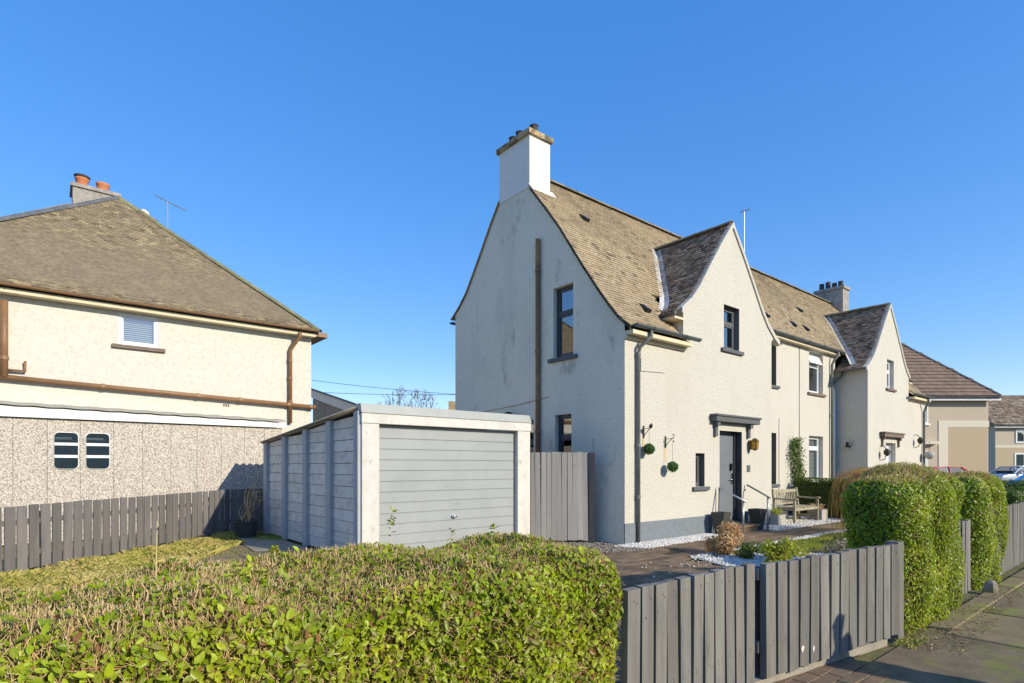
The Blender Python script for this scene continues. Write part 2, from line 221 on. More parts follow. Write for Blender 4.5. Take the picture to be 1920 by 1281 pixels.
# ------------------------------------------------------------------ mesh helpers
def wloc(o):
    v = Vector((0, 0, 0))
    while o is not None: v += o.location; o = o.parent
    return v
class Fr:
    """a placed frame: a along the wall, d into it, z up"""
    def __init__(s, o, ea, ed): s.o = Vector(o); s.ea = Vector(ea); s.ed = Vector(ed)
    def p(s, a, d, z): return s.o + s.ea * a + s.ed * d + Vector((0, 0, z))
WORLD = Fr((0, 0, 0), (1, 0, 0), (0, 1, 0))
class MB:
    def __init__(s): s.v = []; s.f = []
    def poly(s, pts):
        n = len(s.v); s.v += [Vector(p) for p in pts]; s.f.append(tuple(range(n, n + len(pts)))); return s
    def hexa(s, p):
        n = len(s.v); s.v += [Vector(q) for q in p]
        s.f += [tuple(n + k for k in q) for q in ((0, 3, 2, 1), (4, 5, 6, 7), (0, 1, 5, 4), (1, 2, 6, 5), (2, 3, 7, 6), (3, 0, 4, 7))]; return s
    def box(s, a0, a1, d0, d1, z0, z1, fr=WORLD):
        P = fr.p
        return s.hexa([P(a0, d0, z0), P(a1, d0, z0), P(a1, d1, z0), P(a0, d1, z0), P(a0, d0, z1), P(a1, d0, z1), P(a1, d1, z1), P(a0, d1, z1)])
    def tube(s, pts, r, n=8, cap=True, r2=None):
        pts = [Vector(p) for p in pts]; rings = []
        rr = r if isinstance(r, (list, tuple)) else [r + ((r2 if r2 is not None else r) - r) * k / max(1, len(pts) - 1) for k in range(len(pts))]
        up = None
        for k, p in enumerate(pts):
            t = (pts[min(k + 1, len(pts) - 1)] - pts[max(k - 1, 0)]).normalized()
            if up is None: up = t.orthogonal().normalized()
            up = (up - t * up.dot(t))
            up = up.normalized() if up.length > 1e-6 else t.orthogonal().normalized()
            w = t.cross(up); b = len(s.v); rings.append(b)
            for j in range(n):
                q = 2 * math.pi * j / n
                s.v.append(p + (up * math.cos(q) + w * math.sin(q)) * rr[k])
        for a, b in zip(rings, rings[1:]):
            for j in range(n): s.f.append((a + j, a + (j + 1) % n, b + (j + 1) % n, b + j))
        if cap: s.f.append(tuple(rings[0] + j for j in range(n))[::-1]); s.f.append(tuple(rings[-1] + j for j in range(n)))
        return s
    def lathe(s, prof, c, n=16, sq=False):
        """prof: (r, z) list"""
        c = Vector(c); rings = []
        for r, z in prof:
            b = len(s.v); rings.append(b)
            for j in range(n):
                q = 2 * math.pi * (j + (0.5 if sq else 0)) / n
                s.v.append(c + Vector((r * math.cos(q), r * math.sin(q), z)))
        for a, b in zip(rings, rings[1:]):
            for j in range(n): s.f.append((a + j, a + (j + 1) % n, b + (j + 1) % n, b + j))
        s.f.append(tuple(rings[0] + j for j in range(n))[::-1]); s.f.append(tuple(rings[-1] + j for j in range(n)))
        return s
    def extr(s, poly, d0, d1, fr=WORLD):
        """poly in (a, z), extruded along d"""
        n = len(s.v); m = len(poly)
        s.v += [fr.p(a, d0, z) for a, z in poly] + [fr.p(a, d1, z) for a, z in poly]
        s.f.append(tuple(range(n, n + m))); s.f.append(tuple(range(n + m, n + 2 * m))[::-1])
        for k in range(m): s.f.append((n + k, n + (k + 1) % m, n + m + (k + 1) % m, n + m + k))
        return s
    def mesh(s, name, mat, off=Vector((0, 0, 0)), smooth=False, bev=0.0, fix=True):
        me = bpy.data.meshes.new(name); me.from_pydata([v - off for v in s.v], [], s.f); me.materials.append(mat)
        if fix or bev:
            bm = bmesh.new(); bm.from_mesh(me)
            if fix: bmesh.ops.recalc_face_normals(bm, faces=bm.faces)
            if bev: bmesh.ops.bevel(bm, geom=[e for e in bm.edges if len(e.link_faces) == 2 and e.calc_face_angle() > 0.5], offset=bev, segments=2, affect='EDGES', profile=0.6)
            bm.to_mesh(me); bm.free()
        if smooth:
            for p in me.polygons: p.use_smooth = True
        return me
    def build(s, name, mat, parent=None, smooth=False, bev=0.0, fix=True, at=None):
        off = Vector(at) if at is not None else (wloc(parent) if parent else Vector((0, 0, 0)))
        me = s.mesh(name, mat, off, smooth, bev, fix)
        o = bpy.data.objects.new(name, me); C.objects.link(o); o.parent = parent
        if at is not None: o.location = Vector(at) - (wloc(parent) if parent else Vector((0, 0, 0)))
        return o
def tag(o, label=None, cat=None, group=None, kind=None):
    if label: o['label'] = label
    if cat: o['category'] = cat
    if group: o['group'] = group
    if kind: o['kind'] = kind
    return o
def thing(name, label, cat, loc=(0, 0, 0), group=None):
    o = bpy.data.objects.new(name, None); C.objects.link(o); o.location = loc; o.empty_display_size = 0.2
    return tag(o, label, cat, group)
def inst(name, me, parent, loc, rot=(0, 0, 0), scale=(1, 1, 1)):
    o = bpy.data.objects.new(name, me); C.objects.link(o); o.parent = parent
    o.location = Vector(loc) - (wloc(parent) if parent else Vector((0, 0, 0))); o.rotation_euler = rot; o.scale = scale
    return o
def np_obj(name, V, F, mat, parent=None, kind=None, smooth=False):
    me = bpy.data.meshes.new(name); off = np.array(wloc(parent)) if parent else np.zeros(3)
    V = (V - off).astype(np.float32); F = F.astype(np.int32); n, k = F.shape
    me.vertices.add(len(V)); me.vertices.foreach_set('co', V.ravel())
    me.loops.add(n * k); me.loops.foreach_set('vertex_index', F.ravel())
    me.polygons.add(n); me.polygons.foreach_set('loop_start', np.arange(0, n * k, k, dtype=np.int32))
    me.polygons.foreach_set('loop_total', np.full(n, k, dtype=np.int32))
    me.update(calc_edges=True); me.materials.append(mat)
    if smooth: me.polygons.foreach_set('use_smooth', np.ones(n, dtype=bool))
    o = bpy.data.objects.new(name, me); C.objects.link(o); o.parent = parent
    if kind: o['kind'] = kind
    return o
def unit(a): return a / np.maximum(np.linalg.norm(a, axis=1, keepdims=True), 1e-9)
def leaves(P, N, L, asp=0.5, spread=0.8, up=0.3, fold=0.22):
    """leaf blades (two folded quads each) at P facing about N"""
    n = len(P); N = unit(N + rng.normal(0, spread, (n, 3)) * 0.7)
    T = rng.normal(0, 1, (n, 3)) + np.array([0, 0, up]) ; T = unit(T - N * (T * N).sum(1, keepdims=True))
    B = np.cross(N, T); L = np.broadcast_to(np.asarray(L, float).reshape(-1, 1), (n, 1)); w = L * asp * 0.5 * rng.uniform(0.8, 1.2, (n, 1)); f = w * fold * 2
    Vv = np.stack([P, P + T * L * .30 + B * w * .9 + N * f, P + T * L * .68 + B * w * .85 + N * f * .8, P + T * L - N * f * .3,
                   P + T * L * .68 - B * w * .85 + N * f * .8, P + T * L * .30 - B * w * .9 + N * f], 1)
    b = np.arange(n)[:, None] * 6
    return Vv.reshape(-1, 3), np.concatenate([b + np.array([[0, 1, 2, 3]]), b + np.array([[0, 3, 4, 5]])], 0)
def sticks(P, Q, r):
    """thin three-sided twigs from P to Q"""
    n = len(P); T = unit(Q - P); A = unit(np.cross(T, rng.normal(0, 1, (n, 3)))); B = np.cross(T, A)
    r = np.broadcast_to(np.asarray(r, float).reshape(-1, 1), (n, 1)); out = []
    for base, k in ((P, 1.0), (Q, 0.55)):
        for q in (0, 2.094, 4.189): out.append(base + (A * math.cos(q) + B * math.sin(q)) * r * k)
    V = np.stack(out, 1).reshape(-1, 3); b = np.arange(n)[:, None] * 6
    return V, np.concatenate([b + np.array([[0, 1, 4, 3]]), b + np.array([[1, 2, 5, 4]]), b + np.array([[2, 0, 3, 5]])], 0)
def blades(P, h, w, lean=0.5):
    n = len(P); a = rng.uniform(0, 6.283, n); d = np.stack([np.cos(a), np.sin(a), np.zeros(n)], 1); s = np.stack([-np.sin(a), np.cos(a), np.zeros(n)], 1)
    h = np.asarray(h).reshape(-1, 1); l = rng.uniform(0.1, lean, (n, 1)); upv = np.array([[0, 0, 1.0]])
    V = np.stack([P - s * w, P + s * w, P + upv * h * .6 + d * h * l * .5 + s * w * .7, P + upv * h * (1 - l * .35) + d * h * l * 1.3], 1).reshape(-1, 3)
    return V, np.arange(n)[:, None] * 4 + np.array([[0, 1, 2, 3]])
def merge(parts):
    Vs, Fs, n = [], [], 0
    for V, F in parts: Vs.append(V); Fs.append(F + n); n += len(V)
    return np.concatenate(Vs), np.concatenate(Fs)
def stones(P, r):
    n = len(P); o = np.array([[1, 0, 0], [0, 1, 0], [-1, 0, 0], [0, -1, 0], [0, 0, 1], [0, 0, -1]], float)
    r = np.asarray(r).reshape(-1, 1, 1); sc = rng.uniform(0.6, 1.25, (n, 6, 1)) * r * np.array([[[1.15, 1, 0.75]]])
    a = rng.uniform(0, 6.28, n); ca, sa = np.cos(a), np.sin(a); X = o[None] * sc
    V = np.stack([X[..., 0] * ca[:, None] - X[..., 1] * sa[:, None], X[..., 0] * sa[:, None] + X[..., 1] * ca[:, None], X[..., 2]], -1) + P[:, None]
    f = np.array([[0, 1, 4], [1, 2, 4], [2, 3, 4], [3, 0, 4], [1, 0, 5], [2, 1, 5], [3, 2, 5], [0, 3, 5]])
    return V.reshape(-1, 3), (np.arange(n)[:, None, None] * 6 + f[None]).reshape(-1, 3)
def in_poly(x, y, poly):
    c = np.zeros(len(x), bool); n = len(poly)
    for k in range(n):
        x0, y0 = poly[k]; x1, y1 = poly[(k + 1) % n]
        hit = ((y0 > y) != (y1 > y)) & (x < (x1 - x0) * (y - y0) / (y1 - y0 + 1e-12) + x0); c ^= hit
    return c
def scatter(poly, n):
    xs = [p[0] for p in poly]; ys = [p[1] for p in poly]
    x = rng.uniform(min(xs), max(xs), n * 3); y = rng.uniform(min(ys), max(ys), n * 3); k = in_poly(x, y, poly)
    return x[k][:n], y[k][:n]
def lerp_tab(tab, x):
    return float(np.interp(x, [t[0] for t in tab], [t[1] for t in tab]))
def wavy(P, amp=0.03, f=2.2):
    return amp * (np.sin(P[:, 0] * f * 1.7 + 1.3) * np.cos(P[:, 1] * f * 1.3 + .4) + 0.7 * np.sin(P[:, 2] * f * 2.3 + P[:, 0] * f * 3.1) + 0.5 * np.sin(P[:, 0] * f * 5.3 + P[:, 1] * f * 4.1 + 2))

# ------------------------------------------------------------------ house helpers
def wall_poly(mb, outer, holes, fr):
    polys = [[Vector((a, z, 0)) for a, z in outer]] + [[Vector((a0, z0, 0)), Vector((a0, z1, 0)), Vector((a1, z1, 0)), Vector((a1, z0, 0))] for a0, a1, z0, z1 in holes]
    flat = [v for p in polys for v in p]; n = len(mb.v)
    mb.v += [fr.p(v.x, 0, v.y) for v in flat]
    for t in tessellate_polygon(polys): mb.f.append(tuple(n + k for k in t))
def reveal(parent, fr, a0, a1, z0, z1, dep, mat):
    m = MB()
    for q in (((a0, 0, z0), (a0, dep, z0), (a0, dep, z1), (a0, 0, z1)), ((a1, 0, z0), (a1, 0, z1), (a1, dep, z1), (a1, dep, z0)),
              ((a0, 0, z1), (a0, dep, z1), (a1, dep, z1), (a1, 0, z1)), ((a0, 0, z0), (a1, 0, z0), (a1, dep, z0), (a0, dep, z0))):
        m.poly([fr.p(*p) for p in q])
    return m.build('reveal', mat, parent, fix=False)
def ring(m, fr, a0, a1, z0, z1, w, d0, d1):
    m.box(a0, a0 + w, d0, d1, z0, z1, fr); m.box(a1 - w, a1, d0, d1, z0, z1, fr)
    m.box(a0 + w, a1 - w, d0, d1, z0, z0 + w, fr); m.box(a0 + w, a1 - w, d0, d1, z1 - w, z1, fr)
def window(house, fr, a0, a1, z0, z1, fmat, smat, rmat, dep=0.13, split=None, mull=None, sill=True, back='interior', over=0.13, blind=False, sash=True, open_top=False):
    m = MB(); ring(m, fr, a0 + .002, a1 - .002, z0 + .002, z1 - .002, 0.055, dep, dep + 0.07)
    if split: m.box(a0 + .055, a1 - .055, dep + .002, dep + .068, split - .03, split + .03, fr)
    if mull: m.box(mull - .03, mull + .03, dep + .002, dep + .068, z0 + .055, (split or z1) - .055 + .02, fr)
    w = m.build('window', fmat, house)
    reveal(w, fr, a0, a1, z0, z1, dep + .02, rmat)
    spans = [(z0 + .055, z1 - .055)] if not split else [(z0 + .055, split - .03), (split + .03, z1 - .055)]
    for k, (s0, s1) in enumerate(spans):
        if open_top and k == 1:
            f = MB(); q = []
            for (a, z, dd) in ((a0 + .06, s0, -.16), (a1 - .06, s0, -.16), (a1 - .06, s1, .0), (a0 + .06, s1, .0)): q.append(fr.p(a, dep + .03 + dd, z))
            n = (q[1] - q[0]).cross(q[3] - q[0]).normalized() * .02
            f.hexa([p - n for p in q] + [p + n for p in q]); cs = f.build('casement', fmat, w)
            inner = [q[0].lerp(q[2], .1), q[1].lerp(q[3], .1), q[2].lerp(q[0], .1), q[3].lerp(q[1], .1)]
            MB().poly([p - n * 1.3 for p in inner]).build('pane', K['blind'], w)
            continue
        if sash:
            s = MB(); ring(s, fr, a0 + .057, a1 - .057, s0 + .002, s1 - .002, 0.035, dep + .012, dep + .055); s.build('sash', fmat, w)
        MB().poly([fr.p(a0 + .06, dep + .035, s0), fr.p(a1 - .06, dep + .035, s0), fr.p(a1 - .06, dep + .035, s1), fr.p(a0 + .06, dep + .035, s1)]).build('pane', K['glass'], w, fix=False)
    if blind:
        b = MB(); z = z0 + .08
        while z < z1 - .08:
            b.poly([fr.p(a0 + .05, dep + .10, z), fr.p(a1 - .05, dep + .10, z), fr.p(a1 - .05, dep + .13, z + .034), fr.p(a0 + .05, dep + .13, z + .034)]); z += .045
        b.build('blind', K['blind'], w, fix=False)
    bx = MB(); D = dep + .6 if not blind else dep + .25
    for q in (((a0, dep + .07, z0), (a0, D, z0), (a0, D, z1), (a0, dep + .07, z1)), ((a1, dep + .07, z0), (a1, dep + .07, z1), (a1, D, z1), (a1, D, z0)), ((a0, D, z0), (a1, D, z0), (a1, D, z1), (a0, D, z1)), ((a0, dep + .07, z1), (a0, D, z1), (a1, D, z1), (a1, dep + .07, z1)), ((a0, dep + .07, z0), (a1, dep + .07, z0), (a1, D, z0), (a0, D, z0))):
        bx.poly([fr.p(*p) for p in q])
    bx.build('room', K[back], w, fix=False)
    if sill:
        MB().box(a0 - over, a1 + over, -.06, dep, z0 - .085, z0 - .003, fr).build('sill', smat, w, bev=.008)
    return w
def tiles(prof, u0, u1, place, keep, wid=0.135, gauge=0.088, length=0.145, th=0.018, jit=0.005):
    """plain tiles: prof = (inward distance, z) polyline from eave to ridge, place(u, q, z) -> world, keep(u, q, z)"""
    seg = [(math.hypot(b[0] - a[0], b[1] - a[1])) for a, b in zip(prof, prof[1:])]; tot = sum(seg); cum = [0]
    for s_ in seg: cum.append(cum[-1] + s_)
    at = lambda t: (float(np.interp(t, cum, [p[0] for p in prof])), float(np.interp(t, cum, [p[1] for p in prof])))
    V = []; F = []; r = 0; t = 0.0; hand = None
    while t < tot - 0.02:
        q0, z0 = at(t); q1, z1 = at(min(t + length, tot)); qd, zd = q1 - q0, z1 - z0; l = math.hypot(qd, zd) or 1
        nq, nz = -zd / l, qd / l
        u = u0 - (wid / 2 if r % 2 else 0)
        while u < u1:
            a0, a1 = max(u, u0), min(u + wid - .004, u1); u += wid
            if a1 - a0 < .03 or not keep((a0 + a1) / 2, q0, z0): continue
            j0, j1, jt = random.uniform(-jit, jit), random.uniform(-jit, jit), random.uniform(-.006, .006)
            def pt(a, k, lift):
                return place(a, q0 + qd * k + nq * lift + jt * qd / l, z0 + zd * k + nz * lift + jt * zd / l)
            if hand is None:
                e1 = place(a0 + 1, q0, z0) - place(a0, q0, z0); e2 = pt(a0, 1, 0) - pt(a0, 0, 0)
                e3 = place(a0, q0 + nq, z0 + nz) - place(a0, q0, z0); hand = 1 if e1.cross(e2).dot(e3) > 0 else -1
            b = len(V); lift = th + 0.012
            V += [pt(a0, 0, lift + j0), pt(a1, 0, lift + j1), pt(a1, 1, .006), pt(a0, 1, .006), pt(a0, 0, .010 + j0), pt(a1, 0, .010 + j1)]
            fs = [(0, 1, 2, 3), (0, 4, 5, 1), (0, 3, 4), (1, 5, 2)]
            F += [tuple(b + k for k in (f if hand > 0 else f[::-1])) for f in fs]
        t += gauge; r += 1
    return V, F
def tile_obj(parent, mat, VF, name='roof_tiles'):
    m = MB(); m.v, m.f = VF
    o = m.build(name, mat, parent, fix=False); o['kind'] = 'stuff'; return o
def half_round(n=8, r=0.12, ln=0.46, th=0.018):
    m = MB(); c = []
    for k in range(n + 1):
        q = math.pi * k / n; c.append((math.cos(q), math.sin(q)))
    for x, rr in ((0, r), (ln, r * .93)):
        m.v += [Vector((x, a * rr, b * rr * .75)) for a, b in c] + [Vector((x, a * (rr - th), b * (rr - th) * .75)) for a, b in c]
    w = n + 1
    for k in range(n):
        m.f += [(k, k + 1, 2 * w + k + 1, 2 * w + k), (k, w + k, w + k + 1, k + 1), (2 * w + k, 2 * w + k + 1, 3 * w + k + 1, 3 * w + k)]
    return m
RIDGE = {k: half_round(ln=0.47).mesh('ridge_tile', K[k], smooth=False) for k in ('ridge', 'ridge_moss', 'ridge_slate')}
HIP = {k: half_round(6, 0.10, 0.40).mesh('hip_tile', K[k]) for k in ('ridge_moss', 'ridge_slate')}
def ridge_run(parent, p0, p1, key='ridge', name='ridge_tile', meshes=RIDGE, step=0.45):
    p0, p1 = Vector(p0), Vector(p1); d = p1 - p0; n = max(1, round(d.length / step)); u = d.normalized()
    for k in range(n):
        p = p0 + d * (k / n)
        inst(name, meshes[key], parent, p + Vector((0, 0, random.uniform(-.004, .006))), (random.uniform(-.02, .02), -math.asin(u.z) + random.uniform(-.012, .004), math.atan2(u.y, u.x)), (d.length / n / step, 1, 1))
def gutter(parent, p0, p1, r=0.06, mat=None, name='gutter'):
    p0, p1 = Vector(p0), Vector(p1); t = (p1 - p0).normalized(); s = t.cross(Vector((0, 0, 1))); m = MB(); n = 8
    for p in (p0, p1):
        for rr in (r, r - .008):
            m.v += [p + s * math.cos(math.pi * k / n) * rr - Vector((0, 0, 1)) * math.sin(math.pi * k / n) * rr for k in range(n + 1)]
    w = n + 1
    for k in range(n):
        m.f += [(k, k + 1, 2 * w + k + 1, 2 * w + k), (w + k, 3 * w + k, 3 * w + k + 1, w + k + 1)]
    m.f += [tuple(range(w))[::-1], tuple(range(2 * w, 3 * w)), (0, 2 * w, 3 * w, w), (n, w + n, 3 * w + n, 2 * w + n)]
    g = m.build(name, mat or K['gutter'], parent, fix=False)
    L = (p1 - p0).length; k = max(1, int(L / 0.9))
    for j in range(k):
        q = p0 + t * (L * (j + .5) / k); b = MB()
        b.tube([q + s * math.cos(math.pi * i / 6) * (r + .006) - Vector((0, 0, 1)) * math.sin(math.pi * i / 6) * (r + .006) for i in range(7)], .008, 4)
        b.build('bracket', mat or K['gutter'], g)
    return g
def pipe(parent, pts, r, mat, name='downpipe', collars=(), smooth=True):
    o = MB().tube(pts, r, 10).build(name, mat, parent, smooth=smooth)
    for c in collars:
        c, d = Vector(c[0]), Vector(c[1]).normalized()
        MB().tube([c - d * .035, c + d * .035], r * 1.22, 10).build('collar', mat, o, smooth=False)
    return o

# ------------------------------------------------------------------ the setting: ground, road, footway, drive, paths
def sheet(name, poly, z, mat, parent=None):
    o = MB().poly([(x, y, z) for x, y in poly]).build(name, mat, parent, fix=False)
    if parent is None: o['kind'] = 'structure'
    return o
def sq(x0, x1, y0, y1): return [(x0, y0), (x1, y0), (x1, y1), (x0, y1)]
sheet('ground', sq(-500, 500, -500, 500), -0.16, K['ground'])
sheet('garden_ground', sq(-30, 60, 1.45, 60), -0.02, K['ground'])
sheet('road', sq(-60, 70, -8.0, -1.3), -0.12, K['road'])
footway = sheet('pavement', sq(-60, 70, -1.3, 1.62), -0.006, K['asphalt'])
VAR = {}
def slab_mesh(key, lx, ly, th, mat, bev=0.006):
    """a few uneven variants of one slab, shared between all of its copies"""
    if key not in VAR:
        VAR[key] = []
        for k in range(4):
            m = MB(); j = lambda: random.uniform(-.004, .004); b = bev
            x0, x1, y0, y1 = -lx / 2 + j(), lx / 2 + j(), -ly / 2 + j(), ly / 2 + j()
            n = len(m.v)
            m.v += [Vector(p) for p in ((x0, y0, -th), (x1, y0, -th), (x1, y1, -th), (x0, y1, -th), (x0, y0, -b), (x1, y0, -b), (x1, y1, -b), (x0, y1, -b),
                                        (x0 + b, y0 + b, 0), (x1 - b, y0 + b, 0), (x1 - b, y1 - b, 0), (x0 + b, y1 - b, 0))]
            m.f += [(8, 9, 10, 11)] + [(a, (a + 1) % 4, 4 + (a + 1) % 4, 4 + a) for a in range(4)] + [(4 + a, 4 + (a + 1) % 4, 8 + (a + 1) % 4, 8 + a) for a in range(4)]
            VAR[key].append(m.mesh(key, mat, fix=False))
    return random.choice(VAR[key])
def pave(parent, name, key, x0, x1, y0, y1, lx, ly, mat, poly=None, th=0.05, gap=0.008, z=0.0, tilt=0.006, bond=0.5, axis=0):
    r = 0; y = y0
    while y + ly * .5 < y1:
        x = x0 - (lx * bond if r % 2 else 0)
        while x + lx * .5 < x1:
            cx, cy = x + lx / 2, y + ly / 2
            if (poly is None or in_poly(np.array([cx]), np.array([cy]), poly)[0]) and cx - lx / 2 > x0 - .02 and cx + lx / 2 < x1 + .25:
                inst(name, slab_mesh(key, lx - gap, ly - gap, th, mat), parent, (cx, cy, z + random.uniform(-.004, .004)), (random.uniform(-tilt, tilt), random.uniform(-tilt, tilt), random.uniform(-.006, .006)))
            x += lx
        y += ly; r += 1
# footway edging stones and mossy flags
for x in np.arange(6.35, 16, 0.92):
    inst('edging_stone', slab_mesh('edging_stone', 0.905, 0.20, 0.12, K['slab'], 0.012), footway, (x + .46, 1.55 + .004 * (x - 5), 0.012 + random.uniform(-.006, .008)), (0, random.uniform(-.01, .01), random.uniform(-.012, .012)))
for x, y, lx, ly in ((5.6, 1.08, .0, 0), (6.82, 1.16, 0, 0), (8.05, 1.15, 0, 0), (9.27, 1.15, 0, 0), (7.1, .55, 0, 0), (8.3, .52, 0, 0), (9.5, .54, 0, 0), (10.5, 1.14, 0, 0), (10.75, .5, 0, 0)):
    if (x, y) == (5.6, 1.08): continue
    inst('flagstone', slab_mesh('flagstone', 1.2, 0.62, 0.08, K['slab'], 0.008), footway, (x, y, 0.004 + random.uniform(-.003, .006)), (random.uniform(-.006, .006), random.uniform(-.006, .006), random.uniform(-.01, .01)))
# kerb between footway and road
kerb = MB().box(-60, 70, -1.42, -1.285, -.16, .0).build('kerb', K['edging']); kerb['kind'] = 'structure'
# driveway of brown pavers behind the fence, bricks at the gate
drive_poly = [(2.2, 1.75), (7.3, 1.75), (7.3, 3.3), (7.75, 4.5), (8.1, 5.3), (8.6, 6.1), (7.4, 8.2), (3.6, 8.3), (2.2, 8.3)]
drive = sheet('driveway', drive_poly, -0.012, K['soil'])
pave(drive, 'paver', 'paver', 2.25, 8.6, 2.35, 8.2, 0.62, 0.225, K['paver'], drive_poly)
pave(drive, 'brick', 'brick', 3.3, 4.85, 1.42, 2.34, 0.215, 0.105, K['brick'], None)
path = sheet('garden_path', sq(8.3, 17.4, 5.42, 6.42), -0.010, K['soil'])
pave(path, 'paving_slab', 'paving_slab', 8.4, 17.3, 5.43, 6.42, 0.75, 0.33, K['paver'], None, gap=0.012)
landing = sheet('path_landing', sq(11.55, 13.0, 6.22, 6.98), -0.006, K['soil'])
pave(landing, 'paving_slab', 'landing_slab', 11.57, 13.0, 6.24, 6.98, 0.48, 0.37, K['paver'], None, gap=0.012)
patio = sheet('side_patio', [(-1.2, 4.0), (3.6, 4.0), (3.6, 12.9), (2.7, 12.6), (1.6, 10.6), (-1.2, 8.6)], -0.012, K['soil'])
pave(patio, 'paving_slab', 'patio_slab', -1.1, 3.6, 5.6, 12.8, 0.6, 0.6, K['slab'], [(-1.2, 5.4), (3.62, 5.4), (3.62, 12.9), (2.75, 12.7), (1.7, 10.7), (-1.2, 8.7)], bond=0.0, gap=0.014, tilt=0.012)
concrete = MB().poly([(2.78, 10.45, .012), (3.66, 9.9, .012), (3.66, 12.6, .012), (2.95, 12.6, .012)]).build('concrete_apron', K['edging'], fix=False); concrete['kind'] = 'structure'
# white gravel beds
beds = [('gravel_strip', [(8.4, 6.42), (11.3, 6.42), (11.3, 7.0), (8.1, 7.0)], 4600), ('gravel_court', [(13.0, 6.24), (17.35, 6.24), (17.35, 8.0), (14.46, 8.0), (14.46, 7.0), (13.0, 7.0)], 5200),
        ('gravel_border', [(8.05, 5.20), (17.3, 5.20), (17.3, 5.40), (8.2, 5.40)], 1800), ('gravel_bed', [(7.35, 3.3), (11.0, 3.3), (9.9, 4.45), (9.7, 4.9), (8.12, 5.18), (7.8, 4.5)], 5600)]
for nm, poly, n in beds:
    b = sheet(nm, poly, 0.0, K['gravel_bed'])
    x, y = scatter(poly, n); P = np.stack([x, y, rng.uniform(0.0, 0.018, len(x))], 1)
    np_obj('white_stones', *stones(P, rng.uniform(0.011, 0.024, len(x))), K['stone_w'], b, 'stuff')
x = np.concatenate([rng.normal(7.3, .4, 22), rng.normal(6.7, .3, 12)]); y = np.concatenate([rng.normal(5.0, .3, 22), rng.normal(4.4, .25, 12)])
o = np_obj('scattered_stones', *stones(np.stack([x, y, np.full(len(x), .008)], 1), rng.uniform(.010, .02, len(x))), K['stone_w'], None, 'stuff'); tag(o, 'loose white stones scattered over the brown driveway', 'stones')
x, y = scatter([(7.3, 6.6), (8.5, 6.2), (8.5, 9.0), (7.3, 9.0)], 2600)
side = sheet('side_gravel', [(7.25, 6.5), (8.1, 6.2), (8.5, 6.2), (8.5, 13), (7.25, 13)], -0.004, K['soil'])
np_obj('grey_stones', *stones(np.stack([x, y, rng.uniform(0, .012, len(x))], 1), rng.uniform(.01, .02, len(x))), K['stone_b'], side, 'stuff')

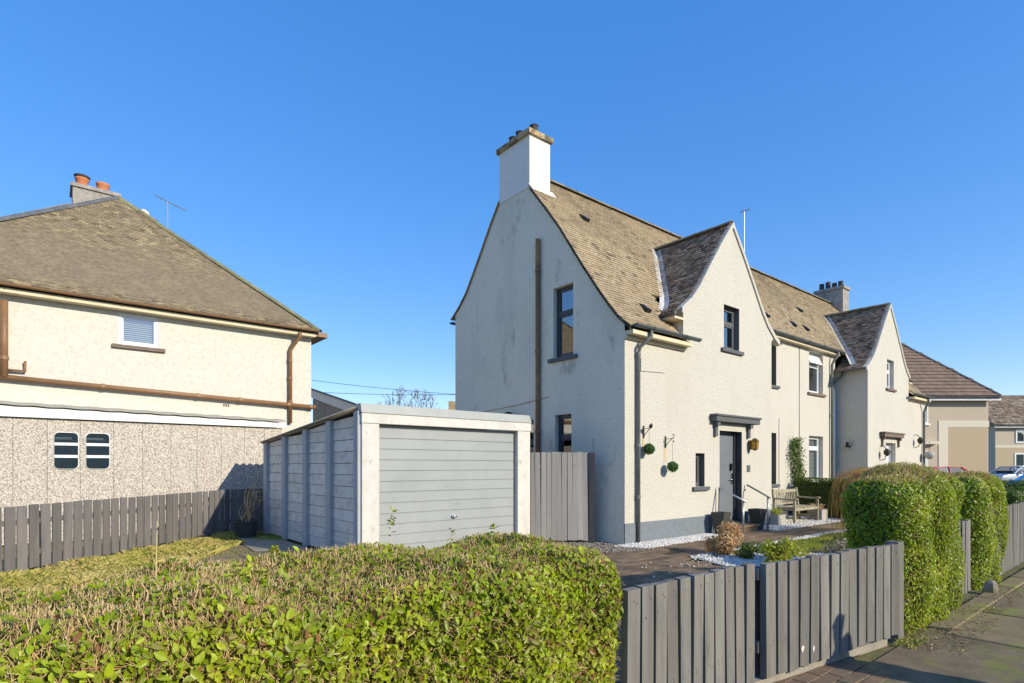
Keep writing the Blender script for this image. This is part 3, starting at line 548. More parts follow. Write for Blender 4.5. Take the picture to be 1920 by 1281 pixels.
# ------------------------------------------------------------------ the pair of cottages
MAIN_F = [(6.82, 4.13), (7.1, 4.36), (7.35, 4.66), (7.65, 5.05), (8.0, 5.54), (8.37, 6.08), (8.76, 6.65), (9.24, 7.27), (9.74, 7.88), (10.27, 8.5)]
MAIN_R = [(10.27, 8.5), (10.84, 7.92), (11.2, 7.46), (11.66, 6.81), (12.24, 6.04), (12.59, 5.72), (12.97, 5.46)]
DORM = [(0, 7.16), (.55, 6.50), (.99, 5.93), (1.39, 5.40), (1.68, 5.09), (2.05, 4.82), (2.28, 4.70)]
zf = lambda y: lerp_tab(MAIN_F, y)
zd = lambda q: lerp_tab(DORM, abs(q)) if abs(q) < 2.29 else -9
MID = 17.62
def cottage(label, left):
    fx = (lambda x: x) if left else (lambda x: 2 * MID - x)
    h = thing('cottage', label, 'house', (fx(13.0), 9.0, 0), 'pair of cream cottages')
    srt = lambda a, b: tuple(sorted((fx(a), fx(b))))
    FA, FB = Fr((0, 7.0, 0), (1, 0, 0), (0, 1, 0)), Fr((0, 8.0, 0), (1, 0, 0), (0, 1, 0))
    XC, XG, XP = 12.38, 8.5, (14.27 if left else 14.46)
    trim, sillm, rev = (K['grey_frame'], K['grey_paint'], K['grey_reveal']) if left else (K['white'], K['brown_sill'], K['render'])
    # front wall with the cross gable
    curve = [(XC + q, z - .045) for q, z in DORM[::-1][1:]] + [(XC - q, z - .045) for q, z in DORM[1:-1]]
    outer = [(8.5, 0), (XP, 0), (XP, 4.68)] + curve + [(10.41, 4.78), (10.41, 4.02), (8.5, 4.02)]
    outer = [(fx(a), z) for a, z in outer]
    holesA = [srt(11.83, 12.81) + (.16, 2.31), srt(12.01, 12.69) + (4.21, 5.22)]
    if left: holesA.append((10.87, 11.22, 1.05, 1.78))
    m = MB(); wall_poly(m, outer, holesA, FA)
    xw = 16.60 if left else 16.46
    holesB = [srt(15.42, xw) + (3.86, 5.2), srt(15.42, xw) + (.97, 2.47)]
    m.build('front_wall', K['render'], h, fix=False)
    m = MB(); a, b = srt(XP, MID); wall_poly(m, [(a, 0), (b, 0), (b, 5.5), (a, 5.5)], holesB, FB)
    m.build('recessed_wall', K['render'], h, fix=False)
    MB().poly([(fx(XP), 7.0, 0), (fx(XP), 8.0, 0), (fx(XP), 8.0, 4.72), (fx(XP), 7.0, 4.72)]).build('return_wall', K['render'], h, fix=False)
    MB().poly([(fx(10.41), 7.0, 4.02), (fx(10.41), 7.9, 4.02), (fx(10.41), 7.9, 4.84), (fx(10.41), 7.0, 4.84)]).build('cheek_wall', K['render'], h, fix=False)
    MB().poly([(fx(8.5), 12.8, 0), (fx(MID), 12.8, 0), (fx(MID), 12.8, 5.6), (fx(8.5), 12.8, 5.6)]).build('rear_wall', K['render'], h, fix=False)
    # end wall with the bell-cast gable
    FG = Fr((fx(XG), 0, 0), (0, 1, 0), (1 if left else -1, 0, 0))
    oe = [(7.0, 0), (12.8, 0), (12.8, 5.55)] + [(y, z - .03) for y, z in MAIN_R[::-1][1:-1] if y < 12.8 and z < 7.9] + [(10.86, 7.86), (9.74, 7.86)] + [(y, z - .03) for y, z in MAIN_F[::-1] if z < 7.8 and y > 7.0] + [(7.0, 4.22)]
    holesE = [(8.37, 8.97, 3.83, 5.35), (8.42, 8.92, 1.15, 2.6), (9.62, 10.3, 1.0, 2.55)] if left else []
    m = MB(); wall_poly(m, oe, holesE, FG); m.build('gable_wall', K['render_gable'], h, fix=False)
    if left:
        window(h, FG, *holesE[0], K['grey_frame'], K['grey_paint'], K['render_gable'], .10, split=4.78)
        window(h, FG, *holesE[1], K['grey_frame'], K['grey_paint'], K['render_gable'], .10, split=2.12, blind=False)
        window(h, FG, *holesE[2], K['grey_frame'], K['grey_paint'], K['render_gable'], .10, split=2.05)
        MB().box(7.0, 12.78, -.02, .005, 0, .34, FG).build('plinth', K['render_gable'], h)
    # front openings
    window(h, FA, *holesA[1], K['grey_paint'] if left else trim, sillm, rev, .12, split=4.83)
    if left: window(h, FA, *holesA[2], K['grey_paint'], sillm, rev, .12)
    window(h, FB, *holesB[0], trim, sillm, rev, .13, split=4.78, blind=False, back='curtain' if not left else 'interior', open_top=not left)
    window(h, FB, *holesB[1], trim, sillm, rev, .13, split=2.08, blind=not left)
    # front door
    a0, a1, z0, z1 = holesA[0]
    d = MB().box(a0 + .06, a1 - .06, .19, .235, z0 + .02, z1 - .07, FA).build('front_door', K['door'] if left else K['door_white'], h, bev=.004)
    f = MB(); ring(f, FA, a0, a1, z0, z1, .065, .15, .25); f.build('door_frame', K['grey_frame'] if left else K['white'], d)
    reveal(d, FA, a0, a1, z0, z1, .2, K['grey_frame'] if left else K['render'])
    MB().box(a0, a1, .02, .15, z0 - .03, z0 + .03, FA).build('threshold', K['grey_frame'], d)
    if left:
        for zc in (1.86, 1.42, .98, .60):
            m = MB(); ring(m, FA, a0 + .11, a0 + .31, zc - .11, zc + .11, .022, .178, .195); m.build('pane_frame', K['door'], d)
            MB().box(a0 + .132, a0 + .288, .184, .189, zc - .088, zc + .088, FA).build('door_pane', K['frosted'], d)
        MB().box(a1 - .17, a1 - .115, .165, .19, 1.07, 1.33, FA).build('lock_plate', K['chrome'], d, bev=.005)
        MB().tube([FA.p(a1 - .14, .19, 1.18), FA.p(a1 - .14, .135, 1.18), FA.p(a1 - .27, .135, 1.175)], .011, 8).build('handle', K['chrome'], d, smooth=True)
        MB().box(a1 - .22, a1 - .125, .13, .19, 1.40, 1.56, FA).build('key_safe', K['black'], d, bev=.01)
    else:
        MB().box(a0 + .35, a0 + .55, .18, .19, .9, 1.9, FA).build('door_pane', K['frosted'], d)
    # canopy over the door
    c0, c1 = srt(11.45, 13.38)
    cm = K['grey_paint'] if left else K['brown_sill']
    cp = MB().box(c0, c1, -.16, -.002, 2.50, 2.62, FA).box(c0 - .03, c1 + .03, -.19, -.002, 2.62, 2.665, FA).build('door_canopy', cm, h, bev=.008)
    for q in ((c0 + .12, c0 + .22), (c1 - .36, c1 - .26)) if left else ((c0 + .12, c0 + .2), (c1 - .2, c1 - .12)):
        MB().extr([(q[0], 2.17), (q[1], 2.17), (q[1], 2.499), (q[0], 2.499)], -.06, -.002, FA).box(q[0] - .01, q[1] + .01, -.12, -.002, 2.40, 2.498, FA).build('canopy_bracket', cm, cp, bev=.006)
    # plinth
    pl = MB(); pa = [srt(8.5, 11.83), srt(12.81, XP)]
    for p in pa: pl.box(p[0] - (.02 if p[0] < 9 else 0), p[1], -.022, .004, 0, .40, FA)
    p = srt(XP, MID); pl.box(p[0], p[1], -.022, .004, 0, .40, FB)
    pl.build('plinth', K['plinth'], h)
    # main roof with bell-cast eaves
    x0, x1 = 8.44, MID
    def strip(m, prof, xa, xb, dz):
        for (ya, za), (yb, zb) in zip(prof, prof[1:]): m.poly([(fx(xa), ya, za + dz), (fx(xb), ya, za + dz), (fx(xb), yb, zb + dz), (fx(xa), yb, zb + dz)])
    lowp = [p for p in MAIN_F if p[0] < 7.85] + [(7.85, zf(7.85))]; upp = [(7.85, zf(7.85))] + [p for p in MAIN_F if p[0] > 7.85]
    m = MB(); strip(m, lowp, x0, 10.41, -.012); strip(m, [p for p in upp if p[0] < 9.75], x0, x1, -.012); strip(m, [p for p in upp if p[0] > 9.7], 9.0, x1, -.012)
    strip(m, [p for p in MAIN_R if p[0] > 10.8], x0, x1, 0); strip(m, MAIN_R[:2], 9.0, x1, 0)
    strip(m, lowp, x0, 10.41, -.06); strip(m, [p for p in upp if p[0] < 9.75], x0, x0 + .3, -.06)
    for side_ in (-1, 1):
        pd = [(XC + side_ * q, z) for q, z in DORM]
        for (xa, za), (xb, zb) in zip(pd, pd[1:]):
            y1_ = lambda z: lerp_tab([(zz, yy) for yy, zz in MAIN_F], z) + .15
            m.poly([(fx(xa), 7.0, za - .012), (fx(xb), 7.0, zb - .012), (fx(xb), max(y1_(zb), 7.95), zb - .012), (fx(xa), max(y1_(za), 7.95), za - .012)])
    r = m.build('roof', K['tile'], h, fix=False)
    tile_obj(r, K['tile'], tiles(MAIN_F, x0, x1, lambda u, q, z: Vector((fx(u), q, z)),
             lambda u, q, z: (u < 10.45 or q > 7.82) and not (q > 9.70 and u < 9.13) and not (abs(u - XC) < 2.28 and zd(u - XC) > z - .05)))
    pf = [(2.28 - q, z) for q, z in DORM[::-1]]
    for side_ in (-1, 1):
        tile_obj(r, K['tile_dark'], tiles(pf, 7.02, 9.3, lambda u, q, z: Vector((fx(XC + side_ * (2.28 - q)), u, z)), lambda u, q, z: z > zf(u) - .06 or (u < 7.95 and side_ > 0)), 'cross_gable_tiles')
    ridge_run(r, (fx(9.14), 10.27, 8.49) if left else (fx(x1), 10.27, 8.49), (fx(x1), 10.27, 8.49) if left else (fx(9.14), 10.27, 8.49))
    ridge_run(r, (fx(XC), 7.0, 7.15), (fx(XC), 9.18, 7.15), 'ridge')
    # lead valleys between the two roofs
    for side_ in (-1, 1):
        m = MB(); prev = None
        for z in np.linspace(4.86, 7.12, 14):
            y = float(np.interp(z, [p[1] for p in MAIN_F], [p[0] for p in MAIN_F])); q = float(np.interp(-z, [-p[1] for p in DORM], [p[0] for p in DORM]))
            c = Vector((fx(XC + side_ * q), y, z + .035)); e = Vector((fx(XC + side_ * (q + .17)), y + .0, z + .04)); g_ = Vector((fx(XC + side_ * q), y - .13, z + .045))
            if prev: m.poly([prev[0], c, e, prev[1]]); m.poly([prev[0], prev[2], g_, c])
            prev = (c, e, g_)
        m.build('valley_lead', K['lead'], r, fix=False)
    # pale verge along the cross gable
    m = MB(); cv = [(XC + s_ * q, z) for s_, L in ((-1, DORM[::-1]), (1, DORM[1:])) for q, z in L]
    cv = [c for c in cv if c[0] > 10.3]
    for (xa, za), (xb, zb) in zip(cv, cv[1:]):
        m.hexa([(fx(xa), 6.965, za - .09), (fx(xb), 6.965, zb - .09), (fx(xb), 7.10, zb - .09), (fx(xa), 7.10, za - .09), (fx(xa), 6.965, za + .035), (fx(xb), 6.965, zb + .035), (fx(xb), 7.10, zb + .035), (fx(xa), 7.10, za + .035)])
    m.build('verge', K['render'], h)
    # eaves: soffits, gutters
    s0, s1 = srt(8.5, 10.45); MB().box(s0, s1, -.20, -.002, 4.0, 4.075, FA).box(s0, s1, -.05, -.003, 3.93, 3.999, FA).build('soffit', K['soffit'], h)
    g0, g1 = srt(8.5, 10.62); gutter(h, (g0, 6.745, 4.17), (g1, 6.745, 4.17), .062)
    s0, s1 = srt(XP - .0, MID); MB().box(s0, s1, -.17, -.002, 5.23, 5.36, FB).build('soffit', K['soffit'], h)
    g0, g1 = srt(14.3, MID); gutter(h, (g0, 7.77, 5.36), (g1, 7.77, 5.36), .062)
    MB().box(*srt(10.08, 10.41), 6.98, 7.5, 4.585, 4.63).build('soffit', K['soffit'], h)
    gutter(h, (fx(10.06), 6.95, 4.70), (fx(10.06), 7.45, 4.70), .055)
    gutter(h, (fx(14.72), 6.95, 4.70), (fx(14.72), 7.8, 4.70), .055)
    g0, g1 = srt(8.5, MID); gutter(h, (g0, 13.03, 5.42), (g1, 13.03, 5.42), .06)
    # chimney
    cx0, cx1 = srt(8.485, 9.12); cw = K['chim_white'] if left else K['brick_grey']
    ch = MB().box(cx0, cx1, 9.74, 10.86, 7.855, 9.06).build('chimney', cw, r)
    MB().box(cx0 - .06, cx1 + .06, 9.68, 10.92, 9.06, 9.18).build('coping', K['coping'] if left else K['brick_grey'], r, bev=.012)
    for k, (yy, hh) in enumerate(((9.95, .26), (10.2, .24), (10.46, .34), (10.72, .32))):
        MB().lathe([(.10, 9.17), (.105, 9.19), (.095, 9.18 + hh), (.11, 9.19 + hh), (.085, 9.2 + hh)], ((cx0 + cx1) / 2, yy, 0), 12).build('chimney_pot', K['soot'], r)
    m = MB(); c0_, c1_ = cx0 - .02, cx1 + .04
    m.poly([(c0_, 9.60, zf(9.60) + .045), (c1_ + .06, 9.60, zf(9.60) + .045), (c1_ + .06, 9.76, zf(9.76) + .05), (c0_, 9.76, zf(9.76) + .05)])
    m.build('chimney_flashing', K['lead'] if not left else K['chim_white'], r, fix=False)
    # black tile vents
    for vx, vy in ((9.75, 9.25), (9.65, 7.42)) if left else ((20.2, 8.95), (19.2, 8.3), (18.3, 8.3), (16.55, 8.3)):
        sl = math.atan2(zf(vy + .1) - zf(vy - .1), .2); F = Fr((fx(vx) if left else vx, vy, zf(vy) + .03), (1, 0, 0), (0, math.cos(sl), math.sin(sl)))
        nn = Vector((0, -math.sin(sl), math.cos(sl))); o = F.o
        P = lambda a, d_, n_: o + F.ea * a + F.ed * d_ + nn * n_
        MB().hexa([P(-.09, -.13, 0), P(.09, -.13, 0), P(.09, .16, 0), P(-.09, .16, 0), P(-.075, -.12, .085), P(.075, -.12, .085), P(.06, .12, .03), P(-.06, .12, .03)]).build('tile_vent', K['black'], r, bev=.01)
    return h, fx, FA, FB, r
H1, fx1, FA, FB, R1 = cottage('cream cottage nearest the garage, grey front door and white chimney', True)
H2, fx2, _, _, R2 = cottage('cream cottage with white framed windows, right half of the pair', False)
# rainwater and soil pipes of the near cottage
pipe(H1, [(8.98, 6.745, 4.10), (8.98, 6.745, 4.0), (8.90, 6.80, 3.9), (8.84, 6.9, 3.8), (8.84, 6.94, 3.7), (8.84, 6.94, .02)], .037, K['pipe_grey'], collars=[((8.84, 6.94, 3.66), (0, 0, 1)), ((8.84, 6.94, 1.9), (0, 0, 1)), ((8.84, 6.94, .9), (0, 0, 1))])
pipe(H1, [(8.44, 9.41, 6.55), (8.44, 9.41, 0.0)], .055, K['pipe_rust'], 'soil_pipe', collars=[((8.44, 9.41, z), (0, 0, 1)) for z in (5.85, 4.05, 2.25)])
pipe(H1, [(8.495, 12.78, 2.85), (8.49, 11.6, 2.86), (8.49, 10.2, 2.92), (8.49, 9.1, 3.02)], .006, K['pipe_rust'], 'wall_cable')
fl = MB().box(8.34, 8.49, 10.35, 10.43, 2.60, 2.66).lathe([(.02, 2.55), (.12, 2.57), (.14, 2.62), (.12, 2.70), (.05, 2.76)], (8.30, 10.28, 0), 10).lathe([(.03, 2.58), (.09, 2.60), (.09, 2.70), (.03, 2.72)], (8.38, 10.62, 0), 8).build('outside_light', K['black'], H1)
MB().box(8.46, 8.499, 11.45, 11.6, 2.68, 2.80).build('junction_box', K['pipe_grey'], H1)
MB().box(9.42, 9.6, -.004, .003, .2, .32, FA).build('air_brick', K['plinth'], H1)
# thin cable runs on the front wall
MB().tube([FA.p(8.98, -.006, 3.62), FA.p(8.98, -.006, 3.36), FA.p(9.75, -.006, 3.40)], .006, 5).build('wall_cable', K['pipe_grey'], H1)
pipe(H1, [(16.75, 7.99, 2.9), (16.75, 7.99, .5)], .006, K['pipe_grey'], 'wall_cable')
pipe(H2, [(18.08, 7.99, 5.2), (18.08, 7.99, .5)], .008, K['pipe_grey'], 'wall_cable')
pipe(H2, [(20.45, 7.77, 5.32), (20.45, 7.77, 5.2), (20.38, 7.86, 5.05), (20.36, 7.93, 4.9), (20.36, 7.93, 0.02)], .04, K['pipe_grey'], collars=[((20.36, 7.93, 4.5), (0, 0, 1)), ((20.36, 7.93, 3.2), (0, 0, 1))])
pipe(H2, [(20.66, 7.7, 4.66), (20.62, 7.75, 4.5), (20.45, 7.9, 4.32), (20.37, 7.92, 4.2)], .032, K['gutter'])
pipe(H2, [(20.62, 7.96, 4.1), (20.62, 7.96, .02)], .03, K['white'], 'waste_pipe')
pipe(H2, [(26.25, 6.745, 4.10), (26.25, 6.745, 4.0), (26.38, 6.86, 3.8), (26.42, 6.94, 3.6), (26.42, 6.94, .02)], .04, K['pipe_grey'])
MB().box(20.60, 20.78, 7.5, 7.62, 2.13, 2.17).lathe([(.03, 2.16), (.07, 2.2), (.06, 2.28), (.02, 2.31)], (20.63, 7.55, 0), 8).build('sensor_light', K['black'], H2)

# ------------------------------------------------------------------ wall lantern, house number, brackets and topiary balls, neighbour's wall ornaments
t = thing('wall_lantern', 'amber glass lantern on the wall right of the grey front door', 'lantern', (13.16, 6.9, 2.0))
MB().box(13.10, 13.22, 6.955, 6.998, 1.90, 2.12).build('back_plate', K['bronze'], t)
MB().lathe([(.095, 2.10), (.06, 2.145), (.02, 2.17)], (13.16, 6.86, 0), 6).build('cap', K['bronze'], t)
MB().lathe([(.02, 1.87), (.055, 1.89), (.068, 1.91)], (13.16, 6.86, 0), 6).build('base', K['bronze'], t)
MB().lathe([(.066, 1.911), (.080, 2.099)], (13.16, 6.86, 0), 6).build('glass', K['amber'], t)
m = MB()
for k in range(6):
    q = math.pi / 3 * k; m.tube([(13.16 + .070 * math.cos(q), 6.86 + .070 * math.sin(q), 1.91), (13.16 + .084 * math.cos(q), 6.86 + .084 * math.sin(q), 2.10)], .007, 4)
m.build('frame', K['bronze'], t)
t = thing('house_number', 'small dark square number plate on the wall below the lantern', 'number plate', (13.11, 6.98, 1.44))
MB().box(13.04, 13.18, 6.982, 6.997, 1.36, 1.52).build('plate', K['grey_paint'], t, bev=.004)
def ball(x, z, zb, label, d=.15):
    t = thing('topiary_ball', label, 'topiary ball', (x, 7.0 - d, z), 'hanging topiary balls')
    n = 900; N = unit(rng.normal(0, 1, (n, 3))); P = np.array([x, 7.0 - d, z]) + N * rng.uniform(.082, .1, (n, 1))
    np_obj('leaf_ball', *leaves(P, N, .035, .5, .9, 0), K['ball'], t, 'stuff')
    MB().lathe([(.005, -.088), (.05, -.07), (.084, 0), (.05, .07), (.005, .088)], (x, 7.0 - d, z), 12).build('ball_core', K['ball'], t, smooth=True)
    MB().tube([(x, 7.0 - d, z + .09), (x, 7.0 - d, zb)], .003, 5).build('chain', K['iron'], t)
def bracket(x, z, label, tip):
    t = thing('hanging_bracket', label, 'bracket', (x, 7.0, z), 'iron hanging brackets')
    MB().box(x - .02, x + .02, 6.985, 6.998, z - .12, z + .12).build('wall_plate', K['iron'], t)
    MB().tube([(x, 6.985, z + .06), (x, 6.80, z + .07)], .006, 6).build('arm', K['iron'], t)
    MB().tube([(x, 6.985, z - .08), (x, 6.94, z - .03), (x, 6.87, z + .04), (x, 6.80, z + .08), (x, 6.78, z + .12), (x, 6.80, z + .155), (x, 6.835, z + .135)], .007, 6).build('scroll', K['iron'], t)
    if tip: MB().lathe([(.01, -.03), (.035, -.02), (.04, .01), (.02, .04)], (x, 6.82, z + .10), 10).build('finial', K['iron'], t)
    else: MB().tube([(x, 6.80, z + .02), (x + .05, 6.83, z + .0)], .012, 6).build('hook', K['iron'], t)
bracket(9.063, 2.17, 'rusty wall bracket with round finial, the one nearer the downpipe', True)
bracket(9.777, 1.99, 'rusty scrolled wall bracket, the one nearer the narrow window', False)
ball(9.063, 1.83, 2.22, 'green topiary ball hanging from the bracket nearer the downpipe', .14)
ball(9.777, 1.487, 2.0, 'green topiary ball hanging lower, from the bracket nearer the narrow window', .18)
for x, z0, z1 in ((9.063, 1.85, 2.05), (9.79, 1.55, 1.87)):
    MB().extr([(x - .03, z1), (x + .03, z1), (x + .022, z0 + .05), (x + .005, z0), (x - .012, z0 + .04), (x - .028, z0 + .08)], -.0025, .001, FA).build('rust_run', K['rust_stain'], H1)
def nb_basket(x, z, label):
    t = thing('hanging_basket', label, 'hanging basket', (x, 6.75, z), 'pale round baskets')
    MB().lathe([(.03, -.16), (.13, -.10), (.18, .0), (.15, .10), (.05, .15)], (x, 6.75, z), 12).build('bowl', K['stone_box'], t, smooth=True)
    MB().tube([(x, 6.99, z + .5), (x, 6.75, z + .52), (x, 6.75, z + .14)], .008, 5).build('hanger', K['iron'], t)
nb_basket(26.35, 1.92, 'pale round hanging basket by the far downpipe')
for (x, z, lab) in ((21.9, 1.95, 'black iron wall ornament left of the neighbour front door'), (25.45, 2.45, 'black iron wall bracket right of the neighbour front door')):
    t = thing('wall_ornament', lab, 'ornament', (x, 6.95, z))
    MB().tube([(x, 6.99, z - .25), (x, 6.86, z - .22), (x, 6.8, z), (x, 6.86, z + .2), (x, 6.99, z + .24)], .014, 6).build('scroll', K['iron'], t)
    MB().lathe([(.02, -.12), (.09, -.05), (.1, .05), (.03, .14)], (x, 6.80, z), 10).build('lamp_body', K['iron'], t)

# ------------------------------------------------------------------ concrete sectional garage
g = thing('garage', 'grey sectional concrete garage with white frame and up-and-over door', 'garage', (5.5, 8.3, 0))
X0, X1, Y0, Y1 = 3.78, 7.21, 8.28, 13.29
zt = lambda y: 2.38 - (y - Y0) * (2.38 - 2.02) / (Y1 - Y0)
posts = [(8.45, 8.30), (9.68, 9.50), (10.89, 10.71), (12.17, 11.99), (13.29, 13.05)]
posts = [(8.30, 8.46), (9.42, 9.62), (10.58, 10.78), (11.80, 12.00), (13.05, 13.27)]
for a, b in posts:
    MB().hexa([(X0 - .075, a, 0), (X0 + .05, a, 0), (X0 + .05, b, 0), (X0 - .075, b, 0), (X0 - .075, a, zt(a) - .02), (X0 + .05, a, zt(a) - .02), (X0 + .05, b, zt(b) - .02), (X0 - .075, b, zt(b) - .02)]).build('post', K['conc_post'], g, bev=.012)
for (a0, a1), (b0, b1) in zip(posts, posts[1:]):
    z = .03
    while z < 2.3:
        ta, tb = min(z + .181, zt(a1) - .035), min(z + .181, zt(b0) - .035)
        if tb - z > .02:
            j = random.uniform(0, .006)
            MB().hexa([(X0 - .012 + j, a1 + .001, z), (X0 + .04, a1 + .001, z), (X0 + .04, b0 - .001, z), (X0 - .012 + j, b0 - .001, z), (X0 - .004 + j, a1 + .001, ta), (X0 + .04, a1 + .001, ta), (X0 + .04, b0 - .001, tb), (X0 - .004 + j, b0 - .001, tb)]).build('wall_board', K['conc_board'], g)
        z += .19
MB().hexa([(X0 + .045, 8.32, 0), (X0 + .06, 8.32, 0), (X0 + .06, 13.2, 0), (X0 + .045, 13.2, 0), (X0 + .045, 8.32, 2.3), (X0 + .06, 8.32, 2.3), (X0 + .06, 13.2, 1.96), (X0 + .045, 13.2, 1.96)]).build('inner_lining', K['soot'], g)
MB().box(X1 - .06, X1, Y0 + .05, Y1, 0, 2.0).build('side_wall', K['conc_board'], g)
MB().box(X0 + .06, X1 - .06, Y1 - .06, Y1, 0, 1.98).build('rear_wall', K['conc_board'], g)
MB().box(X0 - .02, 4.05, Y0 - .02, Y0 + .10, 0, 2.165).build('pier', K['pier'], g, bev=.008)
MB().box(6.90, X1, Y0 - .02, Y0 + .10, 0, 2.165).build('pier', K['pier'], g, bev=.008)
MB().box(X0 - .03, X1 + .015, Y0 - .035, Y0 + .10, 2.168, 2.325).build('lintel', K['pier'], g, bev=.008)
MB().hexa([(X0 - .04, Y0 - .05, 2.328), (X1 + .02, Y0 - .05, 2.328), (X1 + .02, Y0 + .2, 2.36), (X0 - .04, Y0 + .2, 2.36), (X0 - .04, Y0 - .01, 2.475), (X1 - .01, Y0 - .01, 2.475), (X1 - .01, Y0 + .2, 2.475), (X0 - .04, Y0 + .2, 2.475)]).build('flashing', K['flash'], g, bev=.004)
n = 150; V = []; F = []
for k in range(n + 1):
    x = X0 - .13 + (X1 + .23 - X0) * k / n; dz = .022 * math.sin(x / .146 * 2 * math.pi)
    for y, zz in ((Y0 + .1, 2.40), (Y1 + .16, 2.02)):
        V += [(x, y, zz + dz), (x, y, zz + dz - .009)]
for k in range(n):
    b = k * 4; F += [(b, b + 4, b + 6, b + 2), (b + 1, b + 3, b + 7, b + 5), (b, b + 1, b + 5, b + 4), (b + 2, b + 6, b + 7, b + 3)]
F += [(0, 2, 3, 1), (n * 4, n * 4 + 1, n * 4 + 3, n * 4 + 2)]
m = MB(); m.v = [Vector(v) for v in V]; m.f = F; m.build('corrugated_roof', K['asbestos'], g, smooth=True)
d = MB().box(4.06, 6.89, Y0 + .085, Y0 + .10, .02, 2.16).build('garage_door', K['gdoor'], g)
for k in range(12):
    z = .035 + .1735 * k
    m = MB(); a0, a1 = 4.085, 6.865; y = Y0 + .085
    P = [(a0, y, z), (a0, y - .016, z + .008), (a0, y - .016, z + .158), (a0, y, z + .166)]
    n0 = len(m.v); m.v += [Vector(p) for p in P] + [Vector((a1, p[1], p[2])) for p in P]
    m.f += [(0, 1, 5, 4), (1, 2, 6, 5), (2, 3, 7, 6), (0, 3, 2, 1), (4, 5, 6, 7)]
    m.build('door_slat', K['gdoor'], d)
MB().lathe([(.03, -.02), (.034, 0), (.03, .02)], (5.49, Y0 + .05, .62), 10).build('handle_boss', K['chrome'], d)
MB().tube([(5.46, Y0 + .03, .625), (5.54, Y0 + .02, .61)], .016, 8).build('handle', K['chrome'], d, smooth=True)

# ------------------------------------------------------------------ fences and gates
PK = {}
def picket_mesh(key, w, h, th, mat):
    if key not in PK:
        PK[key] = []
        for k in range(5):
            m = MB(); j = lambda s: random.uniform(-s, s)
            m.hexa([(-w / 2 + j(.003), -th, j(.012)), (w / 2 + j(.003), -th, j(.012)), (w / 2, 0, 0), (-w / 2, 0, 0), (-w / 2 + j(.003), -th, h + j(.003)), (w / 2 + j(.003), -th, h + j(.003)), (w / 2, 0, h), (-w / 2, 0, h)])
            me_ = m.mesh('picket', mat); me_.materials.append(K['iron']); bm_ = bmesh.new(); bm_.from_mesh(me_)
            for zn in (.255, .275, .745, .765) if h < 1.2 else (.38, 1.48):   # nail heads where the rails run
                cx_, cz_ = random.uniform(-.28, .28) * w, zn * (h / .8 if h < 1.2 else 1) - .03 + random.uniform(-.008, .008)
                f_ = bm_.faces.new([bm_.verts.new((cx_ + .0042 * math.cos(q * 1.047), -th - .0015, cz_ + .0042 * math.sin(q * 1.047))) for q in range(6)]); f_.material_index = 1
            bm_.to_mesh(me_); bm_.free(); PK[key].append(me_)
    return random.choice(PK[key])
def fence(name, label, cat, p0, p1, n, w, h, mat, zb=0.05, th=.02, rails=(.22, .72), post_at=(), post=(.09, .95), pm=None, dh=0.0, grp=None, gaps=None, name_board='picket', face=1, pdepth=0.0):
    p0, p1 = Vector((*p0, 0)), Vector((*p1, 0)); d = p1 - p0; L = d.length; u = d / L; rz = math.atan2(u.y, u.x); nn = Vector((-u.y, u.x, 0)) * face
    t = thing(name, label, cat, (p0 + p1) / 2, grp)
    for k in range(n):
        p = p0 + d * ((k + .5) / n) + u * random.uniform(-.004, .004)
        inst(name_board, picket_mesh((name, label, w), w, h, th, mat), t, p + Vector((0, 0, zb + dh * k / n + random.uniform(-.008, .008))), (random.uniform(-.010, .010), random.uniform(-.008, .008), rz + (0 if face > 0 else math.pi) + random.uniform(-.03, .03)))
    fr = Fr(p0, u, nn)
    for z in rails:
        MB().box(-.01, L + .01, .002, .045, z + dh * .4, z + .075 + dh * .4, fr).build('rail', mat, t)
    for a in post_at:
        MB().box(a - post[0] / 2, a + post[0] / 2, .046 + pdepth, .046 + post[0] + pdepth, -.05, post[1], fr).build('post', pm or mat, t, bev=.006)
    return t, fr
fence('front_fence', 'grey picket fence between the big hedge and the gate', 'fence', (2.34, 1.965), (3.64, 1.94), 11, .098, .80, K['fence'], th=.045, post_at=(.2, 1.24), post=(.08, .80))
gt, gf = fence('driveway_gate', 'grey boarded gate in the front fence, thick post at its hedge end', 'gate', (3.76, 1.93), (5.64, 1.705), 14, .113, .775, K['fence'], zb=.06, th=.045, post_at=(.05,), post=(.07, .8))
MB().box(1.905, 2.01, -.035, .07, -.05, .845, gf).build('gate_post', K['fence'], gt, bev=.006)
for a_, z_, w_ in ((.44, .19, .020), (.58, .165, .012)):
    MB().extr([(a_ - w_, z_), (a_ - w_ * .3, z_ - .03), (a_ + w_ * .5, z_ - .012), (a_ + w_, z_ + .008), (a_ + w_ * .4, z_ + .022), (a_ - w_ * .5, z_ + .016)], -.051, -.046, gf).build('paint_splash', K['band'], gt)
MB().box(-.2, 1.75, -.02, .05, -.04, .045, gf).build('ground_board', K['edging'], gt)
t, fr = fence('side_gate', 'tall bleached grey boarded gate between garage and cottage', 'gate', (7.20, 8.40), (8.16, 7.62), 12, .098, 1.72, K['gate_board'], zb=.05, rails=(.35, 1.45), th=.018)
MB().box(1.245, 1.36, -.03, .07, -.05, 1.76, fr).build('gate_post', K['fence_dark'], t)
MB().tube([fr.p(1.33, 0, 1.75), fr.p(1.33, 0, 2.04)], .006, 5).build('wire_stub', K['iron'], t)
fence('side_fence', 'weathered grey board fence in front of the pebbledash wall', 'fence', (-2.0, 8.78), (3.08, 13.58), 40, .138, .90, K['fence_old'], zb=.03, post_at=(.9, 2.7, 4.6, 6.4), post=(.09, .85), dh=.06, rails=(.22, .66))
